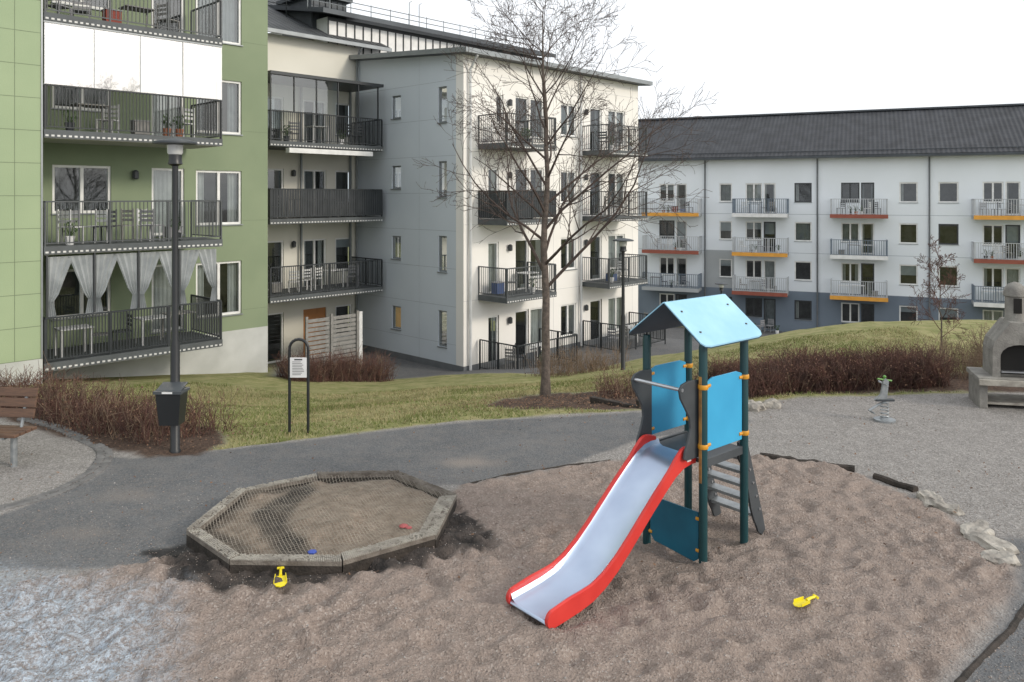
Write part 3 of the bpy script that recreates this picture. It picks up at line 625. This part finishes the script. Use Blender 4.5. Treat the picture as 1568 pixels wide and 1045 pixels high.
for s_ in(-1,1):
    y=s_*.27; xz([(.34,1.02),(.42,1.05),(.50,.98),(.80,.10),(.82,.02),(.76,-.02),(.70,.02),(.66,.10),(.62,.16),(.56,.30),(.50,.55),(.40,.78),(.34,.86)],y-.012,y+.012,'guard_gray',Ld)
    for i in range(5):
        t=i/5; Ld.tube([T(.47+.30*t,y-.02*s_,.86-.75*t),T(.47+.30*t,y+.02*s_,.86-.75*t)],.014,'steel',8)
for i in range(5):
    t=(i+.3)/5; x=.42+.31*t; z=.92-.80*t-.02; Ld.box(T,x-.07,x+.07,-.257,.257,z-.018,z+.012,'galv')
Ld.obj('ladder',pt)
# ------------------------------------------------------------------ sandbox
sbx=empty('sandbox'); E=MB(); n=len(sb); cx=sum(p[0] for p in sb)/n; cy=sum(p[1] for p in sb)/n
def inset(p,d):
    v=Vector((cx-p[0],cy-p[1])); v.normalize(); return (p[0]+v.x*d,p[1]+v.y*d)
kinds=['timber_light','timber_light','timber','timber','timber_light','timber_light','timber_light','timber_light']; wts=[.13,.11,.10,.12,.2,.16,.13,.12]
RZ=.16
for i in range(n):
    wt=wts[i]; p,q_=sb[i],sb[(i+1)%n]; pi,qi=inset(p,wt),inset(q_,wt); z1=RZ+R_(-.01,.01)
    e=.006; P2=[(p[0]+(q_[0]-p[0])*e,p[1]+(q_[1]-p[1])*e),(q_[0]-(q_[0]-p[0])*e,q_[1]-(q_[1]-p[1])*e)]
    P3=[(pi[0]+(qi[0]-pi[0])*e,pi[1]+(qi[1]-pi[1])*e),(qi[0]-(qi[0]-pi[0])*e,qi[1]-(qi[1]-pi[1])*e)]
    ring=[P2[0],P2[1],P3[1],P3[0]]
    E.prism([(a,b,-.04) for a,b in ring],[(a,b,z1-.05) for a,b in ring],'darktimber')
    ln=Vector((q_[0]-p[0],q_[1]-p[1])).length; n_=max(2,int(ln/.02))
    E.prism([(a,b,z1-.048) for a,b in ring],[(a,b,z1-.008) for a,b in ring],'timber')
    lp=lambda A_,B__,t:(A_[0]+(B__[0]-A_[0])*t,A_[1]+(B__[1]-A_[1])*t)
    rows=max(4,int(wt/.02)); miss=R_(0,10)
    for j in range(n_):
        for r in range(rows):
            if random.random()<.05+.35*float(vn(np.array(j*.02+miss),np.array(r*.1),4,5)>.68): continue
            t0=(j+.12)/n_;t1=(j+.85)/n_; s0=(r+.12)/rows;s1=(r+.85)/rows
            a0,a1=lp(P2[0],P2[1],t0),lp(P2[0],P2[1],t1); b0,b1=lp(P3[0],P3[1],t0),lp(P3[0],P3[1],t1)
            rg=[lp(a0,b0,s0),lp(a1,b1,s0),lp(a1,b1,s1),lp(a0,b0,s1)]
            zj=R_(0,.006); E.prism([(a,b,z1-.007) for a,b in rg],[(a,b,z1+.001+zj) for a,b in rg],kinds[i])
E.obj('timber_rim',sbx,recalc=False)
Nt=MB(); X_=np.arange(-3.3,-.6,.034); Y_=np.arange(7.1,9.55,.034)
NX,NY=np.meshgrid(X_,Y_); ca,sa=math.cos(.5),math.sin(.5); RX=cx+(NX-cx)*ca-(NY-cy)*sa; RY=cy+(NX-cx)*sa+(NY-cy)*ca
sdn=sdf(RX,RY,sb)
iz=np.clip(np.searchsorted(xs,RX.ravel()),0,nx-1); jz=np.clip(np.searchsorted(ys,RY.ravel()),0,ny-1); zg=Z[jz,iz].reshape(RX.shape)+.007
zz=zg*sst(.10,.2,sdn)+(RZ+.004)*(1-sst(.10,.2,sdn))
vs=[];fs=[]
def strip(i0,j0,i1,j1):
    a=Vector((RX[j0,i0],RY[j0,i0],zz[j0,i0]));b=Vector((RX[j1,i1],RY[j1,i1],zz[j1,i1])); d=(b-a); s=Vector((-d.y,d.x,0)); s.normalize(); s*=.0022; k=len(vs)
    vs.extend([a-s,a+s,b+s,b-s]); fs.append((k,k+1,k+2,k+3))
for j in range(len(Y_)):
    for i in range(len(X_)):
        if sdn[j,i]<.1: continue
        if i+1<len(X_) and sdn[j,i+1]>.1: strip(i,j,i+1,j)
        if j+1<len(Y_) and sdn[j+1,i]>.1: strip(i,j,i,j+1)
Nt.add(vs,fs,'net'); Nt.obj('cover_net',sbx,recalc=False)
def shovel(name,x,y,ang,k='yellow',sc=.9):
    z=gzat(x,y)+.028; m_=MB(); c,s=math.cos(ang),math.sin(ang); f=lambda a,b,q:(x+sc*(a*c-b*s),y+sc*(a*s+b*c),z+q*sc)
    lo=[(-.02,-.045,.0),(.09,-.055,-.005),(.13,-.035,-.01),(.145,0,-.012),(.13,.035,-.01),(.09,.055,-.005),(-.02,.045,0)]
    m_.prism([f(a,b,q) for a,b,q in lo],[f(a,b,q+.008) for a,b,q in lo],k)
    m_.tube([f(-.02,0,.012),f(-.08,0,.022),f(-.14,0,.02)],[.015,.012,.012],k,8); m_.tube([f(-.14,-.03,.02),f(-.14,.03,.02)],.012,k,8)
    for s_ in(-1,1): m_.prism([f(-.02,s_*.045,.0),f(.10,s_*.055,-.002),f(.10,s_*.055,.022),f(-.02,s_*.045,.03)],[f(-.02,s_*.04,.0),f(.10,s_*.05,-.002),f(.10,s_*.05,.022),f(-.02,s_*.04,.03)],k)
    m_.obj(name)
shovel('toy_shovel',-2.08,7.04,-1.3,sc=1.05); shovel('toy_shovel.001',2.47,6.6,-2.7,sc=.85)
m_=MB(); z=gzat(-1.11,8.02); m_.lathe((-1.11,8.02,z),[(.04,0),(.05,.012),(.035,.022),(.02,.028)],'pink',8); m_.lathe((-1.05,7.98,z),[(.03,0),(.035,.012),(.02,.02)],'pink',7); m_.obj('sand_mould')
m_=MB(); m_.lathe((-1.9,7.45,gzat(-1.9,7.45)),[(.04,0),(.045,.015),(.03,.022)],'blue_toy',6); m_.obj('sand_mould')

# ------------------------------------------------------------------ street lamps
def lamp(name,x,y,hgt,s=1):
    e=empty(name); z=hz(x,y)-.05; m_=MB()
    m_.lathe((x,y,z),[(.075*s,0),(.075*s,.06),(.062*s,.08),(.062*s,1.5),(.045*s,1.58),(.04*s,hgt-.45),(.045*s,hgt-.4)],'black_metal',14); m_.obj('pole',e,smooth=True)
    m_=MB(); m_.lathe((x,y,z+hgt-.42),[(.04,0),(.10,.03),(.09,.06),(.085,.1),(.085,.16)],'black_metal',18)
    m_.lathe((x,y,z+hgt-.26),[(.085,0),(.10,.02),(.105,.13),(.09,.14)],'lampglass',18)
    m_.lathe((x,y,z+hgt-.12),[(.09,0),(.285,.005),(.29,.02),(.285,.035),(.20,.06),(.05,.085),(.01,.09)],'guard_gray',26); m_.obj('lamp_head',e,smooth=True)
    return e
lamp('street_lamp',-4.63,10.77,4.38)
lamp('street_lamp.001',3.05,21.5,3.7); lamp('street_lamp.002',9.35,35,3.0)
m_=MB(); x,y=-4.60,10.60; f=F(x,y,1,0,0,1)
m_.prism([f(a,b,.42) for a,b in((-.13,-.1),(.13,-.1),(.13,.1),(-.13,.1))],[f(a,b,.85) for a,b in((-.17,-.13),(.17,-.13),(.17,.12),(-.17,.12))],'black_metal')
m_.prism([f(a,b,.85) for a,b in((-.19,-.15),(.19,-.15),(.19,.13),(-.19,.13))],[f(a,b,.89) for a,b in((-.19,-.15),(.19,-.15),(.19,.13),(-.19,.13))],'guard_gray')
m_.prism([f(-.17,-.12,.89),f(.17,-.12,.89),f(.17,.10,.94),f(-.17,.10,.94)],[f(-.17,-.10,.90),f(.17,-.10,.90),f(.17,.12,.96),f(-.17,.12,.96)],'guard_gray')
m_.box(f,-.07,.07,-.155,-.152,.86,.885,'paper'); m_.box(f,-.02,.02,.12,.17,.5,.95,'galv'); m_.obj('litter_bin',bevel=.006)
m_=MB(); x,y=-3.21,11.8; z=hz(x,y); pts=[(x-.14,y,z-.1),(x-.14,y,z+1.24)]+[(x-.14*math.cos(a),y,z+1.26+.14*math.sin(a)) for a in np.linspace(.2,math.pi-.2,9)]+[(x+.14,y,z+1.24),(x+.14,y,z-.1)]
m_.tube(pts,.022,'black_metal',10); m_.box(WORLD,x-.125,x+.125,y-.03,y-.02,z+.83,z+1.13,'paper')
for i in range(9): m_.box(WORLD,x-.09,x+.09-R_(0,.06),y-.0325,y-.031,z+.87+i*.024,z+.877+i*.024,'ink')
m_.box(WORLD,x-.06,x+.06,y-.0325,y-.031,z+1.09,z+1.11,'ink'); m_.obj('notice_sign',smooth=True)
bn=empty('park_bench'); m_=MB(); f=F(-6.45,10.15,.97,-.1,.1,.97)
for u in(.0,-1.3):
    m_.tube([f(u,0,-.05),f(u,0,.42)],.04,'galv',10); m_.tube([f(u,.12,.40),f(u,.26,.95)],.02,'galv',8); m_.box(f,u-.02,u+.02,-.2,.2,.40,.43,'galv')
m_.obj('legs',bn); m_=MB()
for i in range(4): m_.box(f,-1.6,.18,-.22+i*.11,-.13+i*.11,.43,.47,'bench_wood')
for i in range(3): m_.prism([f(-1.6,.12+i*.03,.60+i*.13),f(.18,.12+i*.03,.60+i*.13),f(.18,.145+i*.03,.71+i*.13),f(-1.6,.145+i*.03,.71+i*.13)],[f(-1.6,.15+i*.03,.59+i*.13),f(.18,.15+i*.03,.59+i*.13),f(.18,.175+i*.03,.70+i*.13),f(-1.6,.175+i*.03,.70+i*.13)],'bench_wood')
m_.obj('slats',bn,bevel=.005)
bq=empty('barbecue_grill'); f=F(8.42,13.1,.88,-.2,-.3,-.9)
m_=MB()
for u in(-.62,.62): m_.box(f,u-.07,u+.07,-.45,.35,-.05,.44,'bbq')
m_.box(f,-.72,.72,-.5,.42,.44,.52,'bbq'); m_.box(f,-.6,.6,-.4,.3,.06,.10,'timber_light'); m_.box(f,-.72,.72,.422,.47,.40,.50,'timber_light'); m_.obj('stand',bq,bevel=.01)
m_=MB(); hw=.46
arch=[(-.33,.56),(-.33,.86)]+[(-.33*math.cos(a),.86+.2*math.sin(a)) for a in np.linspace(.15,math.pi-.15,9)]+[(.33,.86),(.33,.56)]
out=[(-hw,.52),(-hw,.95),(-.42,1.1),(-.30,1.25),(-.16,1.42),(.16,1.42),(.30,1.25),(.42,1.1),(hw,.95),(hw,.52)]
m_.prism([f(u,.3,z) for u,z in out+[(.33,.52)]+arch[::-1]+[(-.33,.52)]],[f(u,.2,z) for u,z in out+[(.33,.52)]+arch[::-1]+[(-.33,.52)]],'bbq')
m_.prism([f(u,.2,z) for u,z in out],[f(u,-.38,z) for u,z in out],'bbq'); m_.poly([f(u,.203,z) for u,z in arch],'bbq_black'); m_.box(f,-.32,.32,.21,.32,.60,.62,'steel')
m_.obj('firebox',bq)
m_=MB(); c_=f(0,-.05,0); m_.lathe((c_[0],c_[1],1.36),[(.20,0),(.15,.1),(.145,.45),(.17,.47),(.17,.53),(.15,.6),(.09,.67),(.02,.7)],'bbq',18); m_.poly([f(-.07,.125,1.55),f(.07,.125,1.55),f(.07,.125,1.8),f(-.07,.125,1.8)],'bbq_black'); m_.obj('chimney',bq,smooth=True)
m_=MB(); x,y=5.8,12.2
m_.lathe((x,y,0),[(.16,0),(.16,.03),(.1,.04)],'galv',16)
m_.tube([(x+.06*math.cos(a),y+.06*math.sin(a),.04+a*.0085) for a in np.linspace(0,10*math.pi,90)],.009,'galv',6)
m_.box(WORLD,x-.14,x+.14,y-.04,y+.04,.31,.34,'guard_gray')
m_.prism([(x-.16,y-.02,.33),(x+.03,y-.02,.33),(x+.06,y-.02,.62),(x+.0,y-.02,.68),(x-.03,y-.02,.60),(x-.06,y-.02,.42)],[(x-.16,y+.02,.33),(x+.03,y+.02,.33),(x+.06,y+.02,.62),(x+.0,y+.02,.68),(x-.03,y+.02,.60),(x-.06,y+.02,.42)],'galv')
m_.tube([(x-.02,y-.15,.58),(x-.02,y+.15,.58)],.014,'steel',8); m_.tube([(x-.12,y-.02,.66),(x+.12,y+.02,.62)],.013,'green_toy',8); m_.lathe((x,y,.66),[(.02,0),(.028,.03),(.012,.05)],'green_toy',10)
m_.tube([(x-.24,y,.16),(x-.1,y,.25),(x+.02,y,.3)],.02,'galv',8); m_.tube([(x-.2,y-.1,.14),(x-.2,y+.1,.14)],.014,'galv',8); m_.obj('spring_rider',smooth=True)

# ------------------------------------------------------------------ stones, logs, edgings
def stone(name,x,y,sx,sy,sz,seed):
    bm=bmesh.new(); bmesh.ops.create_icosphere(bm,subdivisions=3,radius=1); r=random.Random(seed); ph=[r.uniform(0,6) for _ in range(6)]
    for v in bm.verts:
        p=v.co; d=1+.2*math.sin(p.x*3+ph[0])*math.cos(p.y*3.4+ph[1])+.11*math.sin(p.z*6+ph[2]+p.x*5)+.07*math.sin(p.y*11+ph[3])+.04*math.sin(p.x*17+ph[4])
        p=p*d; p.z=max(min(p.z,.55+.10*math.sin(p.x*4+ph[5])+.05*math.sin(p.y*9)),-.5); v.co=(p.x*sx,p.y*sy,p.z*sz)
    me=bpy.data.meshes.new(name); bm.to_mesh(me); bm.free(); me.materials.append(M['stone'])
    o=bpy.data.objects.new(name,me); o.location=(x,y,hz(x,y)+.01); o.rotation_euler=(0,0,seed*1.3); scene.collection.objects.link(o)
for i,a in enumerate([(4.78,8.95,.24,.14,.14),(4.85,8.68,.12,.09,.11),(4.80,8.1,.22,.13,.12),(4.76,7.82,.24,.15,.13),(4.68,7.5,.17,.13,.11),(4.0,12.9,.22,.16,.16),(4.3,13.0,.16,.13,.18),(3.75,12.95,.12,.1,.1)]): stone('boulder' if i==0 else 'boulder.%03d'%i,*a,i+1)
def log(name,pts,r,k='darktimber',j_=.015):
    m_=MB(); pp=[]
    for i in range(len(pts)-1):
        a,b=Vector(pts[i]),Vector(pts[i+1]); nn=max(2,int((b-a).length/.09))
        for j in range(nn): p=a.lerp(b,j/nn); pp.append((p.x+R_(-j_,j_),p.y+R_(-j_,j_),p.z+R_(-j_,j_)*.6))
    pp.append(pts[-1]); m_.tube(pp,[r*R_(.85,1.15) for _ in pp],k,8); m_.obj(name,smooth=True)
log('edging_log',[(3.33,10.5,.015),(4.36,9.97,.015)],.05); log('edging_log.001',[(4.5,9.72,.015),(4.78,9.28,.015)],.05)
log('timber_edging',[(-.6,9.47,-.005),(.0,9.85,-.005),(.73,10.17,-.005),(1.3,10.36,-.005)],.022,j_=.004); log('timber_edging.001',[(4.7,7.1,-.012),(4.42,6.72,-.012),(4.02,6.32,-.012),(3.55,5.93,-.012),(3.0,5.45,-.012),(2.5,4.9,-.012)],.03,j_=.003)
log('timber_edging.002',[(-2.7,6.3,0),(-2.55,6.6,.0),(-2.5,6.75,.0)],.012)
m_=MB()
for (a,b) in(((1.35,13.6),(2.1,12.95)),((2.1,12.95),(2.9,13.3))):
    d=Vector((b[0]-a[0],b[1]-a[1])); Ln=d.length; d/=Ln; f=F(a[0],a[1],d.x,d.y,-d.y,d.x); m_.box(f,0,Ln-.01,0,.1,hz(*a)-.25,hz(*a)+.12,'darktimber')
m_.obj('planter_edging',bevel=.01)
m_=MB(); kx=[-7.6,-6.9,-6.1,-5.55,-5.3,-5.25,-5.35,-5.7,-6.5,-7.6]; ky=[12.3,11.9,11.25,10.75,10.2,9.7,9.2,8.75,8.2,7.8]
for row in(0,.11):
    for t in np.linspace(0,9,95):
        i=min(8,int(t)); u=t-i; g=lambda arr:[arr[max(0,i-1)],arr[i],arr[i+1],arr[min(9,i+2)]]
        cr=lambda p:.5*((2*p[1])+(-p[0]+p[2])*u+(2*p[0]-5*p[1]+4*p[2]-p[3])*u*u+(-p[0]+3*p[1]-3*p[2]+p[3])*u**3)
        X1,Y1=cr(g(kx)),cr(g(ky)); a=R_(-.3,.3)+t*.3; f=F(X1-row,Y1,math.cos(a),math.sin(a),-math.sin(a),math.cos(a)); m_.box(f,-.046,.046,-.042,.042,-.05,.008+R_(0,.01),'sett')
m_.obj('sett_kerb',bevel=.006)

# ------------------------------------------------------------------ vegetation
def rv(): return Vector((R_(-1,1),R_(-1,1),R_(-1,1)))
def branch(mb,p,d,L_,r,lev,maxlev,k,trop,nsub,ns):
    nseg=6 if lev<2 else (4 if lev==2 else 3); pts=[p.copy()]; rad=[r]; dirs=[d.copy()]
    for i in range(nseg):
        d=(d+rv()*(.14+.05*lev)+Vector((0,0,trop))).normalized(); p=p+d*(L_/nseg); pts.append(p.copy()); rad.append(max(.0036,r*(1-.8*(i+1)/nseg))); dirs.append(d.copy())
    mb.tube(pts,rad,k if lev>0 else 'bark',7 if lev==0 else (5 if lev==1 else 3),False)
    if lev>=maxlev: return
    for j in range(nsub[lev]):
        t=.18+.8*(j+random.random())/nsub[lev]; i=min(nseg-1,int(t*nseg)); fr_=t*nseg-i; q=pts[i].lerp(pts[i+1],fr_); dd=dirs[i]
        s=dd.cross(rv()).normalized(); nd=(dd*math.cos(ns[lev])+s*math.sin(ns[lev])).normalized()
        branch(mb,q,nd,L_*(.62-.3*t)*R_(.7,1.2),max(.004,rad[i]*.55),lev+1,maxlev,k,trop,nsub,ns)
def tree(name,x,y,hgt,r0,nprim,spread,z0,k='twig'):
    e=empty(name); z=hz(x,y); tr=MB(); br=MB(); pts=[];rad=[]; N=16; wx=0;wy=0
    for i in range(N+1):
        t=i/N; wx+=R_(-.045,.05);wy+=R_(-.05,.05); pts.append(Vector((x+wx*min(1,t*2),y+wy*min(1,t*2),z-.1+hgt*t))); rad.append(r0*(1.35 if i==0 else (1-t)**.8*1.0+.006))
    tr.tube(pts,rad,'bark',10,False)
    for j in range(nprim):
        t=z0+(.97-z0)*((j+random.random()*.7)/nprim); i=min(N-1,int(t*N)); q=pts[i].lerp(pts[i+1],t*N-i); a=j*2.4+R_(-.4,.4); el=math.radians(R_(20,46)+24*t)
        d=Vector((math.cos(a)*math.cos(el),math.sin(a)*math.cos(el),math.sin(el))); Lb=spread*(1-.66*(t-z0)/(1-z0))*R_(.75,1.2)
        branch(br,q,d,Lb,max(.010,rad[i]*.5),1,4,k,.05,[0,8,5,3],[0,.75,.8,.7])
    tr.obj('trunk',e,smooth=True,recalc=False); br.obj('branches',e,recalc=False)
random.seed(11)
tree('bare_tree',.66,15.5,8.0,.092,26,3.4,.27)
tree('bare_sapling',9.4,17.2,2.3,.02,10,.9,.15,'twig_red')
def shrubs(name,line,depth,n,h,k='twig_red',leaf=.0,flat=.3,dry=.25,side=4):
    m_=MB(); seg=[]; tot=0
    for i in range(len(line)-1):
        l=math.dist(line[i],line[i+1]); seg.append((tot,l,line[i],line[i+1])); tot+=l
    for _ in range(n):
        s=R_(0,tot)
        for o,l,a,b in seg:
            if s<=o+l: break
        t=(s-o)/l; dxx,dyy=(b[0]-a[0])/l,(b[1]-a[1])/l; w_=R_(0,depth); x=a[0]+(b[0]-a[0])*t-dyy*w_; y=a[1]+(b[1]-a[1])*t+dxx*w_
        hh=h*R_(1-flat*1.4,1.08)*(.78+.4*float(vn(np.array(x),np.array(y),1.1,2))); z=hz(x,y)-.02; p=Vector((x,y,z)); d=Vector((R_(-.5,.5),R_(-.5,.5),1)).normalized(); pts=[p]
        for i in range(3): d=(d+rv()*.25).normalized(); pts.append(pts[-1]+d*hh/3)
        kk=k if random.random()>dry else 'twig_dry'
        m_.tube(pts,[.0065,.005,.0035,.0022],kk,3,False)
        for j in range(side):
            i=random.randint(1,3); q=pts[i].lerp(pts[i-1],random.random()); d2=(d+rv()*1.0).normalized(); q2=q+d2*hh*R_(.15,.35); m_.tube([q,q2],[.0035,.002],kk,3,False)
            if random.random()<leaf:
                t1=rv()*.022;t2=rv()*.022; m_.poly([q2,q2+t1,q2+t1+t2,q2+t2],'leaf_dry')
    m_.obj(name,recalc=False)
shrubs('shrub_bed',[(-11,13.2),(-8,12.5),(-6.2,11.4),(-4.9,10.95)],1.5,1500,.62,leaf=.35,dry=.3)
shrubs('hedge',[(4.05,13.35),(5,13.9),(8,14.25)],1.2,4200,.60,leaf=.35,dry=.07,side=5); shrubs('hedge.001',[(8.4,14.6),(13,15.2)],1.5,1000,.75,'twig_dry',leaf=.3)
shrubs('hedge.002',[(-6.6,23.6),(-3.9,25.9)],1.3,1500,.95,leaf=.2,dry=.15)
shrubs('shrub_bed.001',[(1.5,14.2),(3.3,13.9)],1.4,300,.5,'twig_red',leaf=.5,dry=.4)
shrubs('shrub_bed.002',[(1.2,21.5),(3.5,23)],1.5,350,.75,'twig_dry',leaf=.3)
m_=MB()
for i in range(3500):
    if i<1600: x=random.gauss(1.2,1.1); y=random.gauss(14.0,.8)
    elif i<2600: x=R_(-8,-4); y=R_(10.6,13)
    else: x=R_(-7,7); y=R_(7,16)
    if i>=1600 and i<2600 and y<float(np.interp(x,EX,EY))-.2: continue
    z=hz(x,y)+.03+.012; s=R_(.012,.03); a=R_(0,6.28); t1=Vector((math.cos(a)*s,math.sin(a)*s,R_(-.01,.015)));t2=Vector((-math.sin(a)*s*.7,math.cos(a)*s*.7,R_(-.01,.015))); p=Vector((x,y,z))
    m_.poly([p,p+t1,p+t1+t2,p+t2],'leaf_dry')
m_.obj('fallen_leaves',recalc=False)

# ------------------------------------------------------------------ light, sky, camera
w=bpy.data.worlds.new('World'); scene.world=w; w.use_nodes=True; nt=w.node_tree; bg=nt.nodes['Background']
sk=nt.nodes.new('ShaderNodeTexSky'); sk.sky_type='NISHITA'; sk.sun_disc=False
sd=Vector((.82,-.40,.44)).normalized(); el=math.asin(sd.z); az=math.atan2(sd.x,sd.y)
sk.sun_elevation=el; sk.sun_rotation=az; sk.dust_density=4; sk.air_density=1.0; sk.altitude=50
hs_=nt.nodes.new('ShaderNodeHueSaturation'); hs_.inputs['Saturation'].default_value=.3; nt.links.new(sk.outputs[0],hs_.inputs['Color'])
mx=nt.nodes.new('ShaderNodeMix'); mx.data_type='RGBA'; mx.inputs[0].default_value=.7; nt.links.new(hs_.outputs[0],mx.inputs[6]); mx.inputs[7].default_value=(10.2,10.5,10.9,1)
nt.links.new(mx.outputs[2],bg.inputs[0]); bg.inputs[1].default_value=.138
sl=bpy.data.lights.new('sun','SUN'); sl.energy=1.5; sl.angle=math.radians(11); sl.color=(1,.90,.76); so=bpy.data.objects.new('sun',sl); scene.collection.objects.link(so)
so.rotation_euler=(-sd).to_track_quat('-Z','Y').to_euler()
cam=bpy.data.cameras.new('camera'); cam.sensor_width=36; cam.lens=27.55; cam.shift_y=-.1416; cam.clip_end=2000; cam.clip_start=.05
co_=bpy.data.objects.new('camera',cam); co_.location=(0,0,3.5); co_.rotation_euler=(math.radians(90),0,0); scene.collection.objects.link(co_); scene.camera=co_
scene.view_settings.view_transform='Standard'; scene.view_settings.look='None'; scene.view_settings.exposure=0
